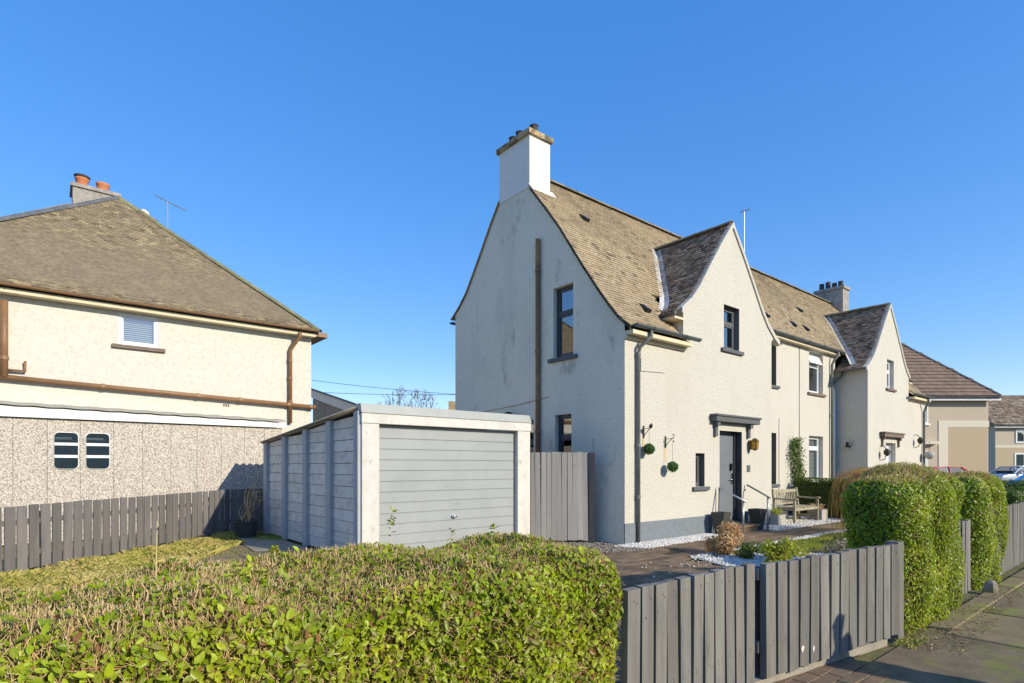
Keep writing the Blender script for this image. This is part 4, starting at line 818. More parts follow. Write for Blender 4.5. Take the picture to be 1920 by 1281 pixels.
fence('side_fence', 'short shaded end of the board fence behind the potted vine', 'fence', (3.10, 13.60), (4.6, 13.75), 9, .15, .96, K['fence_old'], zb=.03, rails=(.25, .7))
fence('hedge_fence', 'short length of grey pickets showing between the two clipped hedges', 'fence', (7.3, 1.78), (8.35, 1.77), 8, .10, .82, K['fence'], th=.035, post_at=(), post=(.09, .88))
fence('far_front_fence', 'grey picket fence beyond the second clipped hedge, at the picture edge', 'fence', (9.2, 1.76), (15.0, 1.80), 44, .108, .90, K['fence'], th=.035, post_at=(1.6, 3.5, 5.4), post=(.09, .9))
MB().lathe([(.07, 0), (.075, .05), (.06, .12), (.03, .15)], (8.62, 1.60, 0), 7).build('rubble_stone', K['edging']); tag(bpy.context.scene.collection.objects['rubble_stone'], 'grey stone leaning at the foot of the second clipped hedge', 'stone')

# ------------------------------------------------------------------ hipped house on the left and its pebbledash lean-to
LH = thing('hipped_house', 'cream house on the left with brown hipped tile roof', 'house', (1.5, 19.0, 0))
FL = Fr((0, 14.9, 0), (1, 0, 0), (0, 1, 0)); FE = Fr((0, 14.4, 0), (1, 0, 0), (0, 1, 0))
m = MB(); wall_poly(m, [(-2.4, 0), (5.36, 0), (5.36, 5.0), (-2.4, 5.0)], [(1.18, 1.93, 4.14, 4.83)], FL)
m.poly([(5.36, 14.9, 0), (5.36, 26, 0), (5.36, 26, 5), (5.36, 14.9, 5)]); m.poly([(-2.4, 14.9, 0), (-2.4, 26, 0), (-2.4, 26, 5), (-2.4, 14.9, 5)])
m.build('wall', K['render_old'], LH, fix=False)
window(LH, FL, 1.18, 1.93, 4.14, 4.83, K['white'], K['brown_sill'], K['white'], .02, blind=True, over=.12)
AP = (1.48, 18.72, 8.80); E0, E1, EY, EZ = -2.95, 5.45, 14.60, 5.02
m = MB(); m.poly([(E0, EY, EZ), (E1, EY, EZ), AP]); m.poly([(E1, EY, EZ), (E1, 27, EZ), (AP[0], 27, AP[2]), AP]); m.poly([(E0, EY, EZ), AP, (AP[0], 27, AP[2]), (E0, 27, EZ)])
m.poly([(E0, EY, EZ - .03), (E1, EY, EZ - .03), (E1, 27, EZ - .03), (E0, 27, EZ - .03)])
lr = m.build('roof', K['tile_old'], LH, fix=False)
PL = [(0, EZ + .0), (.35, EZ + .27), (AP[1] - EY, AP[2])]
def keepL(u, q, z):
    f = q / (AP[1] - EY); return E0 + (AP[0] - E0) * f - .05 < u < E1 + (AP[0] - E1) * f + .05
tile_obj(lr, K['tile_old'], tiles(PL, E0, E1, lambda u, q, z: Vector((u, EY + q, z)), keepL))
ridge_run(lr, (E1 + .02, EY - .02, EZ - .035), (AP[0], AP[1], AP[2] - .03), 'ridge_moss', 'hip_tile', HIP, .38)
ridge_run(lr, (E0, EY, EZ - .02), (AP[0], AP[1], AP[2] - .02), 'ridge_slate', 'hip_tile', HIP, .38)
MB().lathe([(.08, 0), (.14, .05), (.13, .18), (.05, .24)], (2.05, 18.6, 8.35), 10).build('ridge_vent', K['band'], lr)
MB().hexa([(5.3, 14.75, 4.9), (5.75, 14.75, 4.9), (5.75, 15.9, 4.9), (5.3, 15.9, 4.9), (5.3, 14.75, 5.0), (5.75, 14.75, 5.02), (5.75, 15.9, 5.02), (5.3, 15.9, 5.0)]).build('box_gutter', K['pipe_brown'], LH)
MB().box(E0, 5.4, EY + .06, 14.899, 4.86, 4.945).build('soffit', K['soffit'], LH)
gutter(LH, (E0, EY - .03, 5.01), (E1 + .0, EY - .03, 5.01), .046, K['pipe_brown'])
lc = MB().box(.55, 1.65, 20.6, 21.5, 7.9, 9.55).box(.50, 1.70, 20.55, 21.55, 9.55, 9.65).build('chimney', K['brick_grey'], lr)
for x, cow in ((.78, 1), (1.28, 0)):
    MB().lathe([(.17, 9.65), (.175, 9.7), (.15, 9.92), (.18, 9.95), (.17, 10.0)], (x, 21.05, 0), 14).build('chimney_pot', K['terracotta'], lr, smooth=True)
    if cow: MB().lathe([(.17, 10.0), (.20, 10.04), (.20, 10.07), (.03, 10.09)], (x, 21.05, 0), 14).build('cowl', K['soot'], lr)
pipe(LH, [(4.97, 14.60, 4.9), (4.97, 14.60, 4.8), (4.86, 14.75, 4.6), (4.80, 14.83, 4.45), (4.80, 14.83, 2.6)], .048, K['pipe_brown'], collars=[((4.8, 14.83, z), (0, 0, 1)) for z in (4.2, 3.75, 3.15)])
pipe(LH, [(-1.6, 14.80, 3.26), (5.44, 14.80, 3.04)], .055, K['pipe_brown'], 'soil_pipe', collars=[((x, 14.80, 3.26 - .22 * (x + 1.6) / 7.04), (1, 0, -.03)) for x in (.9, 2.7, 3.6, 4.75, 5.3)])
pipe(LH, [(-.66, 14.78, 4.72), (-.66, 14.78, 3.23)], .062, K['pipe_brown'], 'soil_pipe', collars=[((-.66, 14.78, 3.6), (0, 0, 1))])
pipe(LH, [(-.62, 14.82, 3.38), (-.35, 14.82, 3.38), (-.35, 14.82, 3.58)], .025, K['pipe_brown'], 'waste_pipe')
m = MB()
for k in range(3): m.box(3.25 + .05 * k, 3.28 + .05 * k, 14.885, 14.905, 2.93, 2.99)
m.build('air_brick', K['brown_sill'], LH)
LT = thing('lean_to', 'grey pebbledash lean-to with white fascia against the left house', 'extension', (1.5, 14.6, 0))
a = -1.6; xe = 4.47
edges = [-1.6, -1.04, -.52, -.01, .505, 1.06, 1.57, 2.09, 2.6, 3.1, 3.6, 4.05, 4.47]
for k, (a0, a1) in enumerate(zip(edges, edges[1:])):
    MB().box(a0 + .0025, a1 - .0025, 0, .10, 0, 2.43, FE).build('wall_panel', K['pebble'], LT, bev=.002)
MB().box(-1.6, 4.47, .02, .48, 0, 2.42, FE).build('backing_wall', K['edging'], LT)
MB().hexa([(-1.7, 14.33, 2.44), (4.55, 14.33, 2.44), (4.55, 14.36, 2.44), (-1.7, 14.36, 2.44), (-1.7, 14.33, 2.66), (4.55, 14.33, 2.56), (4.55, 14.36, 2.56), (-1.7, 14.36, 2.66)]).build('fascia', K['white_wood'], LT)
n = 60; m = MB()
for k in range(n + 1):
    x = -1.75 + 6.32 * k / n; z = 2.69 - .1 * k / n + .007 * math.sin(k * 1.4)
    m.v += [Vector((x, 14.28, z)), Vector((x, 14.9, z + .10)), Vector((x, 14.28, z - .012))]
for k in range(n): b = k * 3; m.f += [(b, b + 3, b + 4, b + 1), (b, b + 2, b + 5, b + 3)]
m.build('sheet_roof', K['asbestos'], LT, smooth=True)
def rrect(a0, a1, z0, z1, r, which):
    pts = []
    for (cx, cz, q0, key) in ((a1 - r, z0 + r, -90, 1), (a1 - r, z1 - r, 0, 1), (a0 + r, z1 - r, 90, 0), (a0 + r, z0 + r, 180, 0)):
        if key in which:
            for k in range(6): q = math.radians(q0 + 18 * k); pts.append((cx + r * math.cos(q), cz + r * math.sin(q)))
        else: pts.append((a1 if key else a0, z0 if q0 in (-90, 180) else z1))
    return pts
for (a0, a1, side_) in ((.095, .47, 0), (.60, .985, 1)):
    fr_ = MB().extr(rrect(a0 - .010, a1 + .010, 1.44, 2.175, .085, (0, 1)), -.02, .001, FE).build('window', K['white'], LT)
    MB().extr(rrect(a0, a1, 1.45, 2.165, .08, (side_, 0, 1)), -.024, -.0202, FE).build('pane', K['interior'], fr_)
    MB().extr(rrect(a0, a1, 1.45, 2.165, .08, (0, 1)), -.030, -.0280, FE).build('glazing', K['glass'], fr_)
    for zz in (1.91, 1.665): MB().box(a0 + .002, a1 - .002, -.040, -.031, zz, zz + .055, FE).build('glazing_bar', K['white'], fr_)
    MB().box(a0 + .005, a1 - .1, -.0275, -.025, 2.03, 2.075, FE).build('blind_rail', K['white'], fr_)

# ------------------------------------------------------------------ buildings behind
OB = thing('outbuilding', 'shaded rear outbuilding with pale sloping bargeboard behind the garage', 'outbuilding', (8, 17, 0))
m = MB(); m.poly([(7, 14.8, 0), (7, 19.3, 0), (7, 19.3, 3.85), (7, 14.8, 2.8)]); m.poly([(7, 14.8, 0), (10, 14.8, 0), (10, 14.8, 1.5), (7, 14.8, 2.8)]); m.poly([(7, 19.3, 0), (10, 19.3, 0), (10, 19.3, 2.3), (7, 19.3, 3.85)]); m.poly([(10, 14.8, 0), (10, 19.3, 0), (10, 19.3, 2.3), (10, 14.8, 1.5)])
m.build('wall', K['brick_grey'], OB, fix=False)
MB().hexa([(6.93, 14.7, 2.78), (6.97, 14.7, 2.78), (6.97, 19.4, 3.86), (6.93, 19.4, 3.86), (6.93, 14.7, 3.07), (6.97, 14.7, 3.07), (6.97, 19.4, 4.15), (6.93, 19.4, 4.15)]).build('bargeboard', K['white_wood'], OB)
MB().hexa([(6.88, 14.65, 3.06), (10.1, 14.65, 1.66), (10.1, 19.45, 2.46), (6.88, 19.45, 4.16), (6.88, 14.65, 3.11), (10.1, 14.65, 1.71), (10.1, 19.45, 2.51), (6.88, 19.45, 4.21)]).build('roof', K['gutter'], OB)
def camfr(r, F):   # metres right of and ahead of the camera's line of sight
    return Vector((r * .7741 + F * .6332, -r * .6332 + F * .7741, 0))
E1v, N1v = Vector((.7741, -.6332, 0)), Vector((.6332, .7741, 0))
def back_house(name, label, r0, r1, F, depth, eave, rise, wallm, roofm, hip=True, fr=None, grp=None):
    fr = fr or Fr(camfr(0, F), E1v, N1v); t = thing(name, label, 'house', fr.p((r0 + r1) / 2, depth / 2, 0), grp)
    MB().box(r0, r1, 0, depth, 0, eave, fr).build('wall', wallm, t)
    o = .35; P = fr.p; h2 = depth / 2 + o
    a0, a1 = (r0 - o + h2, r1 + o - h2) if hip else (r0 - o, r1 + o)
    if a1 <= a0: a0 = a1 = (r0 + r1) / 2
    m = MB(); A, B, Cc, D = P(r0 - o, -o, eave), P(r1 + o, -o, eave), P(r1 + o, depth + o, eave), P(r0 - o, depth + o, eave); T0, T1 = P(a0, depth / 2, eave + rise), P(a1, depth / 2, eave + rise)
    m.poly([A, B, T1, T0]); m.poly([B, Cc, T1]); m.poly([Cc, D, T0, T1]); m.poly([D, A, T0]); m.poly([A, D, Cc, B])
    rf = m.build('roof', roofm, t)
    prof = [(0, eave), (h2, eave + rise)]
    tile_obj(rf, roofm, tiles(prof, r0 - o, r1 + o, lambda u, q, z: fr.p(u, q - o, z + .01), lambda u, q, z: (r0 - o) + (a0 - r0 + o) * q / h2 < u < (r1 + o) + (a1 - r1 - o) * q / h2, .225, .29, .36, .05, .002))
    MB().box(r0 - o, r1 + o, -o - .02, -o + .02, eave - .22, eave - .01, fr).build('fascia', K['white_wood'], t)
    gutter(t, P(r0 - o, -o - .08, eave - .02), P(r1 + o, -o - .08, eave - .02), .07, K['gutter'])
    return t, fr, rf, (T0, T1, A, B)
hc, fc, rc, hp = back_house('rendered_house', 'tan rendered house with brown hipped pantile roof beyond the cottages', 13.5, 25.2, 30, 9.6, 5.15, 5.6, K['tan_render'], K['pantile'])
ridge_run(rc, hp[3] + Vector((0, 0, .03)), hp[1] + Vector((0, 0, .03)), 'ridge_slate', 'hip_tile', HIP, .38)
MB().box(23.05, 25.22, -.03, .0, 3.55, 3.9, fc).box(22.55, 23.05, -.03, .0, 0.2, 3.9, fc).build('render_band', K['band'], hc)
MB().box(23.06, 25.1, -.02, .0, 0.2, 3.54, fc).build('render_panel', K['tan_dark'], hc)
for a0, a1, z0, z1 in ((21.0, 22.0, 3.75, 4.75),):
    w = MB(); ring(w, fc, a0, a1, z0, z1, .07, -.03, .02); w = w.build('window', K['white'], hc); MB().box(a0 + .07, a1 - .07, -.012, -.01, z0 + .07, z1 - .07, fc).build('pane', K['glass'], w); MB().box(a0 - .1, a1 + .1, -.08, -.031, z0 - .1, z0, fc).build('sill', K['white'], w)
MB().box(21.0, 22.0, -.02, 0, .2, 2.3, fc).build('door', K['door_white'], hc); MB().box(20.6, 22.4, -.25, 0, 2.65, 2.8, fc).build('door_canopy', K['band'], hc)
hd, fd, rd, _ = back_house('terraced_house', 'far tan terraced house with dark tile roof at the right edge', 40.9, 56, 48, 8, 4.95, 3.0, K['tan_render'], K['tile_dark'], hip=False)
MB().box(40.9, 56, -.02, 0, 3.05, 3.25, fd).build('render_band', K['band'], hd)
MB().box(40.9, 56, -.015, 0, .2, 3.04, fd).build('render_panel', K['tan_dark'], hd)
for a0, a1, z0, z1 in ((42.6, 43.4, 3.45, 4.6), (44.0, 45.0, 3.45, 4.6), (42.5, 43.4, 1.2, 2.6), (44.0, 45.0, 1.2, 2.6)):
    w = MB(); ring(w, fd, a0, a1, z0, z1, .12, -.06, .02); w = w.build('window', K['white'], hd); MB().box(a0 + .12, a1 - .12, -.04, -.035, z0 + .12, z1 - .12, fd).build('pane', K['glass'], w)
MB().box(42.3, 43.6, 3.6, 4.6, 7.2, 8.6, fd).build('chimney', K['brick_grey'], rd)
hb, fb, rb, hpb = back_house('distant_house', 'distant brown roofed house glimpsed between garage and cottage', -9.0, 3.0, 45, 8, 4.0, 2.3, K['brick_grey'], K['pantile'], hip=False)
MB().box(-5.4, -4.3, 3.2, 4.0, 5.6, 7.0, fb).build('chimney', K['coping'], rb)
# the houses on the other side of the road, behind the camera: what the windows mirror
ORD = ('first', 'second', 'third', 'fourth', 'fifth', 'sixth', 'seventh', 'eighth', 'ninth')
FS = Fr((0, -25, 0), (1, 0, 0), (0, -1, 0))
for k, (r0, r1) in enumerate(((-62, -46.04), (-46, -30.04), (-30, -14.04), (-14, 1.96), (2, 17.96), (18, 33.96), (34, 49.96), (50, 65.96), (66, 82))):
    t, f_, r_, _ = back_house('facing_house', 'tan house across the road behind the camera, ' + ORD[k] + ' from the left', r0, r1, 0, 8.5, 5.0, 3.4, K['tan_render'], K['tile_old'], True, FS, 'houses across the road')
    for a in (r0 + 1.6, r0 + 5.6, r1 - 3.4):
        for z0 in (1.0, 3.4):
            w = MB(); ring(w, FS, a, a + 1.6, z0, z0 + 1.2, .08, -.05, .02); w = w.build('window', K['white'], t); MB().box(a + .08, a + 1.52, -.03, -.025, z0 + .08, z0 + 1.12, FS).build('pane', K['grey_frame'], w)
for k, x in enumerate((-36, -22, -8, 6, 20, 34)):
    h_ = MB().box(x, x + 12.5, -10.4, -9.6, -.16, 1.1).build('facing_hedge', K['hedge_dark']); tag(h_, 'clipped hedge across the road behind the camera, ' + ORD[k] + ' from the left', 'hedge', 'hedges across the road')
# cars seen over the hedges
def car(label, r, F, yaw, paint, hgt=1.45):
    t = thing('parked_car', label, 'car', camfr(r, F), 'parked cars beyond the hedges'); q = Matrix.Rotation(yaw, 3, 'Z')
    o = camfr(r, F); fr = Fr(o, q @ E1v, q @ N1v); s = hgt / 1.45
    body = [(-2.05, .35), (-2.1, .6), (-2.0, .85), (-1.75, .93), (-1.1, .98), (1.45, .98), (1.95, .92), (2.1, .7), (2.08, .35)]
    MB().extr([(a, z * s) for a, z in body], -.86, .86, fr).build('body', paint, t, bev=.07, smooth=True)
    gh = [(-1.15, .97), (-.45, 1.40), (.1, 1.45), (1.0, 1.42), (1.75, .97)]
    m = MB(); n = len(gh); m.v = [fr.p(a, -.80 + max(0, z - .97) * .32, z * s) for a, z in gh] + [fr.p(a, .80 - max(0, z - .97) * .32, z * s) for a, z in gh]
    m.f = [tuple(range(n)), tuple(range(n, 2 * n))[::-1]] + [(k, (k + 1) % n, n + (k + 1) % n, n + k) for k in range(n)]
    m.build('cabin_glass', K['glass_car'], t)
    MB().box(-1.0, 1.5, -.5, .5, .5 * s, 1.15 * s, fr).build('seats', K['rubber'], t)
    rp = [(-.48, 1.405), (.1, 1.46), (1.02, 1.43), (1.06, 1.40), (.1, 1.42), (-.44, 1.37)]
    MB().extr([(a, z * s) for a, z in rp], -.67, .67, fr).build('roof', paint, t, bev=.01)
    for sgn in (-1, 1):
        for a0, a1 in (((-1.15, .97), (-.45, 1.41)), ((.25, .97), (.25, 1.44)), ((1.75, .97), (1.0, 1.42))):
            y = lambda z: sgn * (.815 - max(0, z - .97) * .32)
            MB().tube([fr.p(a0[0], y(a0[1]), a0[1] * s), fr.p(a1[0], y(a1[1]), a1[1] * s)], .04, 6).build('pillar', paint, t)
        MB().tube([fr.p(-.85, sgn * .86, 1.0 * s), fr.p(-.8, sgn * 1.0, 1.05 * s)], [.03, .09], 8).build('wing_mirror', paint, t)
        for a in (-1.3, 1.3):
            w = MB().tube([fr.p(a, sgn * .68, .31), fr.p(a, sgn * .875, .31)], .31, 18).build('wheel', K['rubber'], t)
            MB().tube([fr.p(a, sgn * .876, .31), fr.p(a, sgn * .885, .31)], .19, 12).build('rim', K['steel'], w)
        MB().box(-2.09, -1.95, sgn * .65 - .13, sgn * .65 + .13, .66 * s, .8 * s, fr).build('headlight', K['light_clear'], t)
        MB().box(1.98, 2.1, sgn * .68 - .1, sgn * .68 + .1, .7 * s, .88 * s, fr).build('tail_light', K['light_red'], t)
    return t
car('bright blue parked car at the right edge of the picture', 16.2, 16.5, .3, K['blue_car'], 1.40)
car('red parked car, only its roof showing above the clipped hedge', 20.7, 28.0, .2, K['red_car'], 1.47)
car('silver parked car behind the blue one', 31.5, 35.3, .1, K['silver_car'], 1.52)

# ------------------------------------------------------------------ hedges
def rbox(n, x0, x1, y0, y1, z0, z1, r, wts):
    """points and normals on a round-edged block; wts = share of (front, back, left, right, top)"""
    k = rng.choice(5, n, p=np.array(wts) / sum(wts)); u, v = rng.uniform(0, 1, n), rng.uniform(0, 1, n)
    P = np.stack([x0 + (x1 - x0) * u, y0 + (y1 - y0) * v, z0 + (z1 - z0) * rng.uniform(0, 1, n)], 1)
    P[k == 0, 1] = y0; P[k == 1, 1] = y1; P[k == 2, 0] = x0; P[k == 3, 0] = x1; P[k == 4, 2] = z1
    Q = P.copy(); Q[:, 0] = np.clip(P[:, 0], x0 + r, x1 - r); Q[:, 1] = np.clip(P[:, 1], y0 + r, y1 - r); Q[:, 2] = np.minimum(P[:, 2], z1 - r)
    N = unit(P - Q + 1e-9); return Q + N * r, N
def hedge(name, label, box, r, nleaf, ls, ntwig, leafmat, wts, twig_top=0.05, spread=.5, amp=.03, twl=(.05, .13), twr=(.0012, .0026), depth=.11, grp=None, top_thin=0.55, core_in=.10, bulge=0.0, top_up=.85, tops=.45, brown=None):
    x0, x1, y0, y1, z0, z1 = box
    t = thing(name, label, 'hedge', ((x0 + x1) / 2, (y0 + y1) / 2, 0), grp)
    def shape(P, N):
        P = P + N * wavy(P, amp)[:, None]
        if bulge:
            f = np.clip((P[:, 2] - z0) / (z1 - z0), 0, 1); cx, cy = (x0 + x1) / 2, (y0 + y1) / 2
            s = 1 + bulge * (f - .35); P[:, 0] = cx + (P[:, 0] - cx) * (1 + (s - 1) * .5); P[:, 1] = cy + (P[:, 1] - cy) * s
        return P
    P, N = rbox(nleaf, x0, x1, y0, y1, z0, z1, r, wts); P = shape(P, N)
    thin = np.full(nleaf, top_thin) * (N[:, 2] > .6)
    if brown:   # dead wood along one stretch: fewer leaves there, on the top and the upper face
        f = np.clip((brown[1] - P[:, 0]) / (brown[1] - brown[0]), 0, 1); patch = .5 + .5 * np.sin(P[:, 0] * 5.1 + P[:, 1] * 3.3) * np.sin(P[:, 1] * 6.2 - P[:, 0] * 2.1)
        thin = np.clip((.30 + .46 * f + .25 * (patch - .5)) * (N[:, 2] > .6) + .75 * f * (N[:, 2] <= .6) * np.clip((P[:, 2] - .45) * 2, 0, 1), 0, .95)
    keep = rng.uniform(0, 1, nleaf) > thin; P, N = P[keep], N[keep]
    P = P - N * (rng.uniform(0, 1, (len(P), 1)) ** 1.8 * depth); L = ls[0] + (ls[1] - ls[0]) * rng.uniform(0, 1, len(P)) ** 1.4
    np_obj('foliage', *leaves(P, N, L, .54, spread, .45), leafmat, t, 'stuff')
    if ntwig:
        P, N = rbox(ntwig, x0, x1, y0, y1, z0, z1, r, [tops * w_ if k < 4 else 1.0 for k, w_ in enumerate(wts)]); P = shape(P, N)
        d = unit(N * .7 + np.array([0, 0, top_up]) * (N[:, 2:3] > .25) + rng.normal(0, .55, (len(P), 3))); l = rng.uniform(twl[0], twl[1], (len(P), 1))
        A = P - N * .03 - d * l * .6
        V1 = sticks(A, A + d * l, rng.uniform(twr[0], twr[1], len(P)))
        k = rng.uniform(0, 1, len(P)) < .5; B = (A + d * l * .6)[k]; d2 = unit(d[k] + rng.normal(0, .7, (k.sum(), 3)))
        V2 = sticks(B, B + d2 * l[k] * .55, twr[0])
        np_obj('twigs', *merge([V1, V2]), K['twig'], t, 'stuff')
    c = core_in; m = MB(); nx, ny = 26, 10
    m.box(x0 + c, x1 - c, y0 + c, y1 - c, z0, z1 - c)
    m.build('shade_core', K['core'], t, bev=min(.08, r * .5))  # solid block; the hedge's inner shade is put into its dark colour
    return t
hedge('privet_hedge', 'big privet hedge filling the foreground, brown clipped twigs on top', (-1.5, 2.42, 1.93, 3.12, -.01, 1.04), .20, 118000, (.017, .046), 30000, K['privet'], (1.35, .12, .02, .40, 1.25),
      twl=(.05, .14), twr=(.0013, .003), amp=.03, depth=.13, brown=(-.6, 1.1), tops=.55, spread=.68)
hedge('clipped_hedge', 'tall clipped hedge beside the gate post, nearer of the two', (5.80, 7.62, 1.62, 2.24, -.01, 1.45), .27, 42000, (.024, .042), 6500, K['hedge_lit'], (1.3, .3, .8, .35, .9), tops=.10, bulge=.16, amp=.045, twr=(.0015, .003), grp='clipped hedges along the footway', top_thin=.45, depth=.14)
hedge('clipped_hedge', 'tall clipped hedge with a stone at its foot, farther of the two', (8.72, 10.0, 1.68, 2.26, -.01, 1.42), .26, 26000, (.026, .045), 3200, K['hedge_lit'], (1.3, .2, .8, .3, .9), tops=.10, bulge=.16, amp=.045, twr=(.0018, .0035), grp='clipped hedges along the footway', top_thin=.45, depth=.14)
hedge('boundary_hedge', 'low dark green hedge running out from the wall behind the bench', (17.35, 18.05, 2.6, 7.85, -.01, 1.12), .10, 26000, (.03, .05), 0, K['hedge_dark'], (.4, .1, 1.4, .3, .9), amp=.02, top_thin=.1)
hedge('roadside_hedge', 'dark green hedge in front of the blue car', (13.3, 17.0, 2.1, 2.7, -.01, 1.04), .12, 14000, (.035, .055), 0, K['hedge_dark'], (1, .1, .5, .3, .9), amp=.02, top_thin=.1)
# a few long shoots standing out of the foreground hedge
def shoot(label, p, hgt, lean, n, ls, mat):
    t = thing('privet_shoot', label, 'plant', p, 'long shoots above the foreground hedge'); p = Vector(p); pts = [p + Vector((lean[0] * k * k, lean[1] * k * k, hgt * k)) for k in (0, .35, .7, 1)]
    MB().tube(pts, .0022, 5, r2=.001).build('stem', K['twig'], t)
    k = rng.uniform(.35, 1, n)[:, None]; P = np.array(p) + np.array([lean[0], lean[1], 0]) * k * k + np.array([0, 0, hgt]) * k
    a = rng.uniform(0, 6.28, n); N = np.stack([np.cos(a) * .5, np.sin(a) * .5, np.ones(n)], 1)
    np_obj('leaves', *leaves(P, N, ls, .5, .4, .2), mat, t, 'stuff')
shoot('tall leafy shoot rising against the white garage pier', (1.55, 3.02, .98), .28, (.02, .01), 16, .04, K['privet'])
shoot('short leafy shoot in front of the garage door', (1.95, 2.98, .98), .13, (.01, .02), 8, .03, K['privet'])
shoot('dark leaved shoot in front of the garage door handle side', (2.25, 2.95, .98), .14, (.02, 0), 9, .04, K['privet'])
shoot('thin bare red shoot in front of the dry lawn', (.32, 2.55, .95), .34, (.005, .0), 2, .02, K['lf_litter'])

# ------------------------------------------------------------------ shrubs, willow, climber, grass
def shrub(name, label, c, rad, hgt, n, ls, mat, asp=.5, stems=9, grp=None, cat='shrub', clumps=9, spread=1.0):
    t = thing(name, label, cat, c, grp); c = np.array(c, float); parts = []
    cc = unit(rng.normal(0, 1, (clumps, 3))) * rng.uniform(.3, .8, (clumps, 1)); cc[:, 2] = np.abs(cc[:, 2]) * .9 + .1
    ctr = c + cc * np.array([rad, rad, hgt * .85]); w = rng.integers(0, clumps, n)
    D = unit(rng.normal(0, 1, (n, 3))); P = ctr[w] + D * rng.uniform(.3, 1, (n, 1)) ** .5 * rad * .42
    P[:, 2] = np.maximum(P[:, 2], c[2] + .02); N = D * .7 + np.array([0, 0, .5])
    np_obj('leaves', *leaves(P, N, rng.uniform(ls * .7, ls * 1.2, n), asp, spread, .3), mat, t, 'stuff')
    m = MB()
    for k in range(clumps):
        m.tube([c + rng.normal(0, .03, 3) * np.array([1, 1, 0]), c + (ctr[k] - c) * .5 + rng.normal(0, .02, 3), ctr[k]], .007, 5, r2=.003)
    m.build('stems', K['bark'], t)
    return t
shrub('orange_shrub', 'orange brown leaved shrub in the white gravel in front of the door', (8.95, 5.12, 0), .38, .62, 2300, .055, K['lf_orange'])
shrub('green_shrub', 'small olive green shrub between the orange and the lime one', (8.72, 4.62, 0), .24, .42, 1600, .04, K['lf_olive'])
shrub('lime_shrub', 'bright lime green shrub behind the gate', (7.78, 3.72, 0), .29, .72, 2600, .042, K['lf_lime'])
shrub('variegated_shrub', 'pale variegated shrub beside the tall clipped hedge', (10.45, 3.90, 0), .42, .24, 2000, .045, K['lf_varieg'], clumps=16)
shrub('dark_shrub', 'low dark leaved shrub at the lawn edge by the variegated one', (11.9, 4.42, 0), .28, .20, 900, .04, K['lf_olive'], clumps=12)
shrub('ground_plant', 'low yellow green ground plant beside the lime shrub', (9.6, 4.4, 0), .34, .16, 1400, .04, K['lf_lime'], clumps=14)
shrub('weed', 'small bright green weed beside the garage posts', (3.05, 10.25, 0), .12, .14, 160, .05, K['lf_lime'], clumps=5)
t = thing('wall_climber', 'leafy climber beside the neighbour white window', 'climber', (17.7, 7.85, 0))
n = 1500; zz = rng.uniform(.9, 2.35, n) ** 1.0; cx = 17.75 + .22 * np.sin(zz * 2.2) + .12 * (zz - 1.2); w = .30 * np.clip(1.25 - np.abs(zz - 1.5) * .8, .25, 1)
P = np.stack([cx + rng.normal(0, 1, n) * w * .6, 7.93 - np.abs(rng.normal(0, .07, n)), zz], 1)
np_obj('leaves', *leaves(P, np.tile([[0, -1, .3]], (n, 1)), rng.uniform(.05, .09, n), .55, .8, .2), K['lf_climb'], t, 'stuff')
m = MB()
for k in range(4): m.tube([(17.7 + .05 * k, 7.95, 0), (17.75 + .04 * k, 7.95, .7), (17.72 + .12 * k, 7.94, 1.5), (17.65 + .16 * k, 7.94, 2.2)], .009, 5, r2=.004)
m.build('stems', K['bark'], t)
# weeping willow mop
t = thing('weeping_willow', 'amber weeping dwarf willow between the lawn and the clipped hedge', 'tree', (13.9, 4.40, 0)); c = np.array([13.9, 4.40, 0])
MB().tube([(13.9, 4.40, 0), (13.92, 4.41, .7), (13.9, 4.39, 1.3), (13.9, 4.40, 1.42)], .04, 8, r2=.03).build('trunk', K['bark'], t)
Ps, Qs = [], []
for k in range(620):
    a = rng.uniform(0, 6.283); R = rng.uniform(.4, 1.08); top = rng.uniform(1.28, 1.50); zend = rng.uniform(.08, .8); prev = c + np.array([0, 0, top - .12]); n = 7
    a2 = a + rng.normal(0, .25)
    for j in range(1, n + 1):
        s = j / n; rr = R * (1 - (1 - s) ** 2.2) ** .75; z = top - .12 + .35 * s * (1 - s) * 2 - (top - zend) * s ** 2.4
        q = c + np.array([math.cos(a + (a2 - a) * s) * rr, math.sin(a + (a2 - a) * s) * rr, z]); Ps.append(prev); Qs.append(q); prev = q
np_obj('crown', *sticks(np.array(Ps), np.array(Qs), .0042), K['willow'], t, 'stuff')
# lawns
def lawn(name, label, poly, n, h, mat, w=.0028, patch=True):
    x, y = scatter(poly, n)
    if patch:
        d = np.sin(x * 2.3 + 1) * np.cos(y * 2.9) + .6 * np.sin(x * 5.1 + y * 4.3); k = rng.uniform(-1.1, 1.5, len(x)) < d + .8; x, y = x[k], y[k]
    P = np.stack([x, y, np.full(len(x), -.015)], 1); hh = rng.uniform(h * .4, h * 1.2, len(x)) * (1 + .5 * np.sin(x * 3.7) * np.cos(y * 4.1))
    o = np_obj(name, *blades(P, hh, w, .9), mat, None, 'stuff'); tag(o, label, 'grass')
lawn('lawn_grass', 'dry yellowish grass strip along the left board fence', [(-1.6, 8.3), (1.0, 9.15), (1.9, 10.2), (3.0, 11.9), (3.0, 13.3), (-.6, 9.95), (-1.6, 9.0)], 42000, .10, K['grass_dry'], .0035)
lawn('lawn_grass', 'green lawn strip in front of the cottage path', [(9.7, 4.5), (17.2, 4.2), (17.2, 5.2), (8.6, 5.19), (9.6, 4.9)], 42000, .05, K['grass'], .003)
lawn('path_moss', 'grass patch growing over the far end of the garden path', [(13.4, 5.5), (16.8, 5.5), (16.8, 6.0), (14.4, 6.1)], 5000, .03, K['grass'], .003)
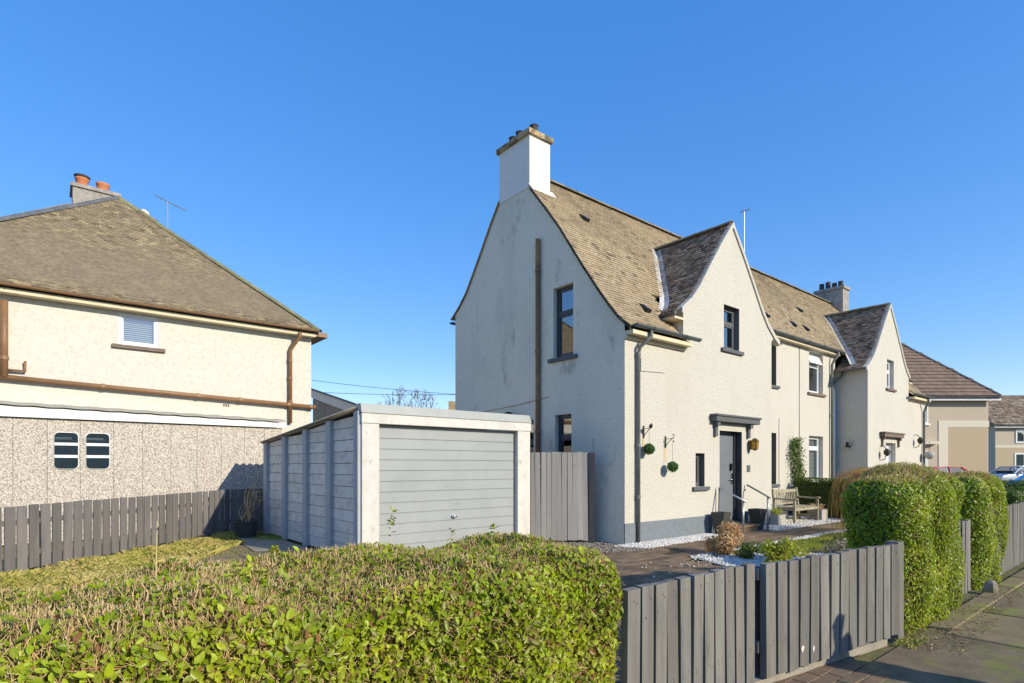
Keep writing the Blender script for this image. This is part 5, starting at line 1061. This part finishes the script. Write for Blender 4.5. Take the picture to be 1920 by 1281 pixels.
lawn('slab_moss', 'grass tufts growing in the joints of the side patio', [(-.6, 7.0), (3.3, 7.6), (3.3, 11.6), (1.6, 10.0), (-.6, 8.6)], 5500, .035, K['grass_dry'], .003)
lawn('footway_moss', 'short moss and grass along the foot of the clipped hedges', [(5.5, 1.5), (9.0, 1.52), (9.0, 1.66), (5.5, 1.68)], 2500, .03, K['grass'], .002, False)
lawn('footway_moss', 'bright green moss patch on the footway by the near clipped hedge', [(5.75, 1.10), (6.6, 1.22), (6.9, 1.42), (6.0, 1.46), (5.7, 1.3)], 9000, .014, K['grass'], .002)
lawn('garage_grass', 'grass tufts at the rear foot of the garage side', [(3.2, 12.2), (3.72, 11.6), (3.72, 13.2), (3.3, 13.3)], 1800, .06, K['grass'], .003, False)
x, y = scatter([(5.5, 1.2), (9.2, 1.35), (9.2, 1.68), (5.5, 1.72)], 900); P = np.stack([x, y, np.full(len(x), .012)], 1)
o = np_obj('leaf_litter', *leaves(P, np.tile([[0, 0, 1.0]], (len(x), 1)), rng.uniform(.015, .032, len(x)), .55, .35, 0), K['lf_litter'], None, 'stuff'); tag(o, 'fallen brown leaves along the foot of the clipped hedges', 'leaves')
# pot with a looping vine by the garage
t = thing('potted_vine', 'dark plastic pot with bare looping vine in the shade beside the garage', 'potted plant', (3.22, 12.75, 0))
MB().lathe([(.19, 0), (.225, .30), (.24, .32), (.24, .36), (.22, .36), (.20, .30)], (3.22, 12.75, .0), 18).build('pot', K['planter'], t, smooth=False)
m = MB()
for k in range(16):
    a = random.uniform(0, 6.28); R = random.uniform(.1, .3); z0 = .32; ph = random.uniform(0, 6.28); pts = []
    for j in range(14):
        s = j / 13; q = ph + s * random.uniform(4.5, 5.2)
        pts.append((3.22 + R * math.cos(q) * math.cos(a) * (.4 + s) + .14 * s, 12.75 + R * math.cos(q) * math.sin(a) * (.4 + s) - .05 * s, z0 + s * .75 * random.uniform(.92, 1.05) + .10 * math.sin(q)))
    m.tube(pts, random.uniform(.005, .011), 5, r2=.003)
m.build('vine', K['twig'], t, smooth=True)
# bare tree behind the garage
t = thing('bare_tree', 'bare branched tree top showing above the garage roof', 'tree', (19.3, 35.5, 0)); m = MB()
m.tube([(19.3, 35.5, 0), (19.35, 35.5, 1.6), (19.3, 35.5, 3.2)], .22, 8, r2=.14); m.build('trunk', K['bark'], t)
Ps, Qs, Rs = [], [], []
def grow(p, d, l, r, lev):
    q = p + d * l; Ps.append(p); Qs.append(q); Rs.append(r)
    if lev == 0: return
    for k in range(random.choice((2, 3))):
        d2 = d + rng.normal(0, .48, 3); d2[2] += .12; grow(q, d2 / np.linalg.norm(d2), l * random.uniform(.62, .85), r * .62, lev - 1)
for k in range(8):
    a = k * .785 + .2; grow(np.array([19.3, 35.5, 2.6 + .1 * k]), unit(np.array([[math.cos(a), math.sin(a), 1.0]]))[0], 1.25, .07, 5)
np_obj('branches', *sticks(np.array(Ps), np.array(Qs), np.maximum(np.array(Rs), .014)), K['bark'], t, 'stuff')

# ------------------------------------------------------------------ bench
t = thing('garden_bench', 'weathered wooden garden bench on white gravel', 'bench', (15.65, 7.0, 0)); bx0, bx1, bf, bb = 14.97, 16.33, 6.74, 7.22
for x in (bx0, bx1):
    MB().box(x - .03, x + .03, bf - .03, bf + .03, 0, .60).build('leg', K['teak'], t, bev=.004)
    MB().hexa([(x - .03, bb - .03, 0), (x + .03, bb - .03, 0), (x + .03, bb + .03, 0), (x - .03, bb + .03, 0), (x - .03, bb + .07, .90), (x + .03, bb + .07, .90), (x + .03, bb + .12, .90), (x - .03, bb + .12, .90)]).build('leg', K['teak'], t, bev=.004)
    m = MB(); pts = [(bf - .07, .615), (bf - .08, .645), (bf - .04, .66), (bf + .15, .645), (bb + .03, .66), (bb + .03, .62), (bf + .15, .602)]
    m.extr([(p[0], p[1]) for p in pts], x - .035, x + .035, Fr((0, 0, 0), (0, 1, 0), (1, 0, 0))); m.build('armrest', K['teak'], t, bev=.006)
    MB().box(x - .02, x + .02, bf + .03, bb - .03, .12, .17).build('side_stretcher', K['teak'], t)
    MB().box(x - .02, x + .02, bf + .03, bb - .03, .34, .40).build('side_rail', K['teak'], t)
MB().box(bx0 + .03, bx1 - .03, bf - .02, bf + .01, .33, .40).build('front_rail', K['teak'], t)
for k in range(5): MB().box(bx0 + .03, bx1 - .03, bf + .02 + .092 * k, bf + .10 + .092 * k, .405, .425).build('seat_slat', K['teak'], t, bev=.003)
fb2 = lambda z: bb + .005 + .1 * z
MB().hexa([(bx0 + .03, fb2(.78), .78), (bx1 - .03, fb2(.78), .78), (bx1 - .03, fb2(.78) + .03, .78), (bx0 + .03, fb2(.78) + .03, .78), (bx0 + .03, fb2(.86), .86), (bx1 - .03, fb2(.86), .86), (bx1 - .03, fb2(.86) + .03, .86), (bx0 + .03, fb2(.86) + .03, .86)]).build('top_rail', K['teak'], t)
MB().box(bx0 + .03, bx1 - .03, bb + .03, bb + .06, .46, .51).build('lower_back_rail', K['teak'], t)
for k in range(12):
    x = bx0 + .10 + (bx1 - bx0 - .2) * k / 11
    MB().hexa([(x - .02, fb2(.5) + .005, .51), (x + .02, fb2(.5) + .005, .51), (x + .02, fb2(.5) + .02, .51), (x - .02, fb2(.5) + .02, .51), (x - .02, fb2(.78) + .005, .78), (x + .02, fb2(.78) + .005, .78), (x + .02, fb2(.78) + .02, .78), (x - .02, fb2(.78) + .02, .78)]).build('back_slat', K['teak'], t)
# ------------------------------------------------------------------ pots and planters
def tall_pot(label, x, y):
    t = thing('tapered_planter', label, 'planter', (x, y, 0), 'tapered planters by the front door')
    s2 = math.sqrt(2)
    MB().lathe([(.09 * s2, 0), (.155 * s2, .46), (.155 * s2, .49), (.135 * s2, .49), (.125 * s2, .43)], (x, y, .0), 4, True).build('pot', K['planter'], t, bev=.006)
    MB().lathe([(.122 * s2, .42), (.122 * s2, .44)], (x, y, 0), 4, True).build('soil', K['soil'], t)
tall_pot('tall tapered dark planter left of the front step', 11.42, 6.72)
tall_pot('tall tapered dark planter right of the front step', 12.97, 6.70)
def box_planter(label, x, y, s, h, mat):
    t = thing('box_planter', label, 'planter', (x, y, 0), 'box planters by the bench')
    m = MB(); m.box(x - s, x + s, y - s, y - s + .03, 0, h).box(x - s, x + s, y + s - .03, y + s, 0, h).box(x - s, x - s + .03, y - s + .03, y + s - .03, 0, h).box(x + s - .03, x + s, y - s + .03, y + s - .03, 0, h)
    m.build('box', K['stone_box'], t); MB().box(x - s + .03, x + s - .03, y - s + .03, y + s - .03, .02, h - .03).build('soil', K['soil'], t)
    n = 260; P = np.stack([rng.uniform(x - s * .8, x + s * .8, n), rng.uniform(y - s * .8, y + s * .8, n), rng.uniform(h - .02, h + .12, n)], 1)
    np_obj('plant', *leaves(P, np.tile([[0, 0, 1.0]], (n, 1)), .07, .3, 1.0, .8), mat, t, 'stuff')
box_planter('pale box planter left of the bench with yellow green tufts', 14.32, 6.95, .19, .27, K['lf_lime'])
box_planter('pale box planter at the far end of the bench', 16.62, 6.85, .19, .30, K['lf_orange'])
t = thing('small_pot', 'small white pot under the bench', 'pot', (15.75, 7.35, 0)); MB().lathe([(.09, 0), (.13, .22), (.135, .25), (.12, .25)], (15.6, 7.35, 0), 14).build('pot', K['pot_white'], t)
# ------------------------------------------------------------------ step and handrails
t = thing('door_step', 'brown paved step below the grey front door', 'step', (12.3, 6.75, 0))
MB().box(11.78, 12.88, 6.62, 6.975, 0, .10).build('riser', K['brick'], t); MB().box(11.75, 12.91, 6.58, 6.975, .101, .15).build('tread', K['paver'], t, bev=.008)
def rail(label, x, ys, zs, wall):
    t = thing('handrail', label, 'handrail', (x, ys[1], 0), 'front step handrails')
    MB().tube([(x, ys[0], zs[0]), (x, ys[1], zs[1])], .021, 8).build('rail', K['steel'] if not wall else K['pipe_grey'], t, smooth=True)
    MB().tube([(x, ys[1] + .06, zs[1] + .03), (x, ys[1] + .06, 0)], .021, 8).build('post', K['steel'], t, smooth=True)
    MB().tube([(x, ys[0], zs[0]), (x - .02, ys[0] + .01, .1)] if not wall else [(x, ys[0] + .02, zs[0] - .12), (x, 6.99, zs[0] - .12)], .016, 8).build('back_post', K['pipe_grey'], t)
rail('steel handrail left of the front step', 11.70, (6.93, 6.30), (1.02, .72), False)
rail('dark handrail right of the front step', 12.95, (6.95, 6.38), (1.05, .76), True)
# ------------------------------------------------------------------ aerials and overhead cables
def aerial(label, base, hgt, boom, n, sp, grp='television aerials'):
    t = thing('tv_aerial', label, 'aerial', base, grp); b = Vector(base); top = b + Vector((0, 0, hgt)); bm = Vector(boom)
    MB().tube([b, top], .018, 6).build('mast', K['steel'], t); MB().tube([top - bm * .4, top + bm * .6], .012, 5).build('boom', K['steel'], t)
    s = bm.cross(Vector((0, 0, 1))).normalized()
    for k in range(n):
        p = top - bm * .35 + bm * .9 * k / (n - 1); MB().tube([p - s * sp, p + s * sp], .007, 4).build('element', K['steel'], t)
aerial('thin mast aerial standing behind the cross gable', (19.0, 10.3, 8.5), 2.0, (.25, -.2, .1), 5, .14)
aerial('small aerial head peeping over the cross gable ridge', (15.9, 11.3, 8.2), .95, (.3, .2, .12), 6, .15)
aerial('dark slanting aerial on the left hipped house', (2.75, 19.5, 8.0), 1.35, (.75, -.45, -.42), 9, .12)
for lab, a, b in (('upper overhead cable above the garage', (583, 711), (850, 739)), ('lower overhead cable above the garage', (583, 733), (850, 740))):
    F = 32; p = [camfr((x - 960) / 1063.5 * F, F) + Vector((0, 0, 1.5 + (874 - y) / 1063.5 * F)) for x, y in (a, b)]; d = p[1] - p[0]
    pts = [p[0] - d * .6 + d * 2.0 * k / 12 - Vector((0, 0, .25 * (1 - ((k - 6) / 6) ** 2) - .15)) for k in range(13)]
    o = MB().tube(pts, .013, 5).build('overhead_cable', K['black']); tag(o, lab, 'cable', 'overhead cables')

# ------------------------------------------------------------------ a passer-by on the footway outside the frame, whose shadow falls on the gate
def person(label, loc, yaw):
    J = {'pelvis': (0, 0, .95), 'chest': (0, .0, 1.28), 'neck': (0, .01, 1.47), 'jaw': (0, .035, 1.545), 'head': (0, .02, 1.63), 'crown': (0, .005, 1.705),
         'shL': (.17, 0, 1.40), 'elL': (.24, -.02, 1.12), 'wrL': (.22, .10, .90), 'haL': (.21, .14, .80), 'shR': (-.17, 0, 1.40), 'elR': (-.24, -.02, 1.12), 'wrR': (-.22, .10, .90), 'haR': (-.21, .14, .80),
         'hpL': (.09, 0, .90), 'knL': (.10, .02, .50), 'anL': (.11, -.02, .09), 'toL': (.12, .15, .03), 'hpR': (-.09, 0, .90), 'knR': (-.10, .03, .50), 'anR': (-.11, .0, .09), 'toR': (-.12, .17, .03)}
    rad = dict(pelvis=.145, chest=.16, neck=.05, jaw=.062, head=.086, crown=.058, shL=.075, elL=.05, wrL=.034, haL=.036, shR=.075, elR=.05, wrR=.034, haR=.036, hpL=.095, knL=.065, anL=.045, toL=.035, hpR=.095, knR=.065, anR=.045, toR=.035)
    E = [('pelvis', 'chest'), ('chest', 'neck'), ('neck', 'jaw'), ('jaw', 'head'), ('head', 'crown'), ('chest', 'shL'), ('shL', 'elL'), ('elL', 'wrL'), ('wrL', 'haL'), ('chest', 'shR'), ('shR', 'elR'), ('elR', 'wrR'), ('wrR', 'haR'),
         ('pelvis', 'hpL'), ('hpL', 'knL'), ('knL', 'anL'), ('anL', 'toL'), ('pelvis', 'hpR'), ('hpR', 'knR'), ('knR', 'anR'), ('anR', 'toR')]
    ks = list(J); me = bpy.data.meshes.new('person'); me.from_pydata([J[k] for k in ks], [(ks.index(a), ks.index(b)) for a, b in E], [])
    o = bpy.data.objects.new('person', me); C.objects.link(o)
    md = o.modifiers.new('skin', 'SKIN'); 
    for k, v in enumerate(me.skin_vertices[0].data): v.radius = (rad[ks[k]],) * 2; v.use_root = ks[k] == 'pelvis'
    o.modifiers.new('sub', 'SUBSURF').levels = 2; o.modifiers['sub'].render_levels = 2
    dg = bpy.context.evaluated_depsgraph_get(); bm_ = bpy.data.meshes.new_from_object(o.evaluated_get(dg)); o.modifiers.clear(); o.data = bm_
    bm_.materials.clear()
    for k in ('coat_cloth', 'grey_frame', 'skin', 'bark'): bm_.materials.append(K[k])
    for p in bm_.polygons:
        z = p.center.z; x = abs(p.center.x); p.use_smooth = True
        p.material_index = 3 if z > 1.66 or (z > 1.5 and p.center.y < -.02) else 2 if z > 1.45 or (x > .17 and z < .90) else 0 if z > .86 else 1
    o.location = loc; o.rotation_euler = (0, 0, yaw); tag(o, label, 'person')
    def part(m, name, mat):
        p = bpy.data.objects.new(name, m.mesh(name, K[mat], smooth=True)); C.objects.link(p); p.parent = o
    for s_ in (-1, 1):
        part(MB().lathe([(.002, -.011), (.011, 0), (.002, .011)], (s_ * .031, .098, 1.635), 8), 'eye', 'black')
        part(MB().tube([(s_ * .082, .01, 1.61), (s_ * .094, .005, 1.645)], [.014, .018], 8), 'ear', 'skin')
        for k, (dx, l) in enumerate(((-.026, .07), (-.009, .08), (.009, .076), (.026, .06))):
            b_ = Vector((s_ * .21, .14 + dx, .785)); part(MB().tube([b_, b_ + Vector((-s_ * .004, .004, -l * .55)), b_ + Vector((-s_ * .018, .006, -l))], [.0095, .009, .007], 7), 'finger', 'skin')
        b_ = Vector((s_ * .20, .165, .82)); part(MB().tube([b_, b_ + Vector((-s_ * .01, .03, -.03)), b_ + Vector((-s_ * .018, .035, -.06))], [.011, .010, .008], 7), 'thumb', 'skin')
    part(MB().tube([(0, .095, 1.645), (0, .118, 1.605), (0, .10, 1.595)], [.008, .014, .008], 8), 'nose', 'skin')
    part(MB().tube([(-.022, .092, 1.565), (0, .098, 1.563), (.022, .092, 1.565)], .006, 6), 'mouth', 'terracotta')
    return o
K['skin'] = M('skin', [(0.50, 0.31, 0.22), (0.55, 0.35, 0.25)], 6, 0.6)
person('person in a dark coat standing on the footway outside the frame, shadow on the gate', (5.42, -.92, 0), 1.2)
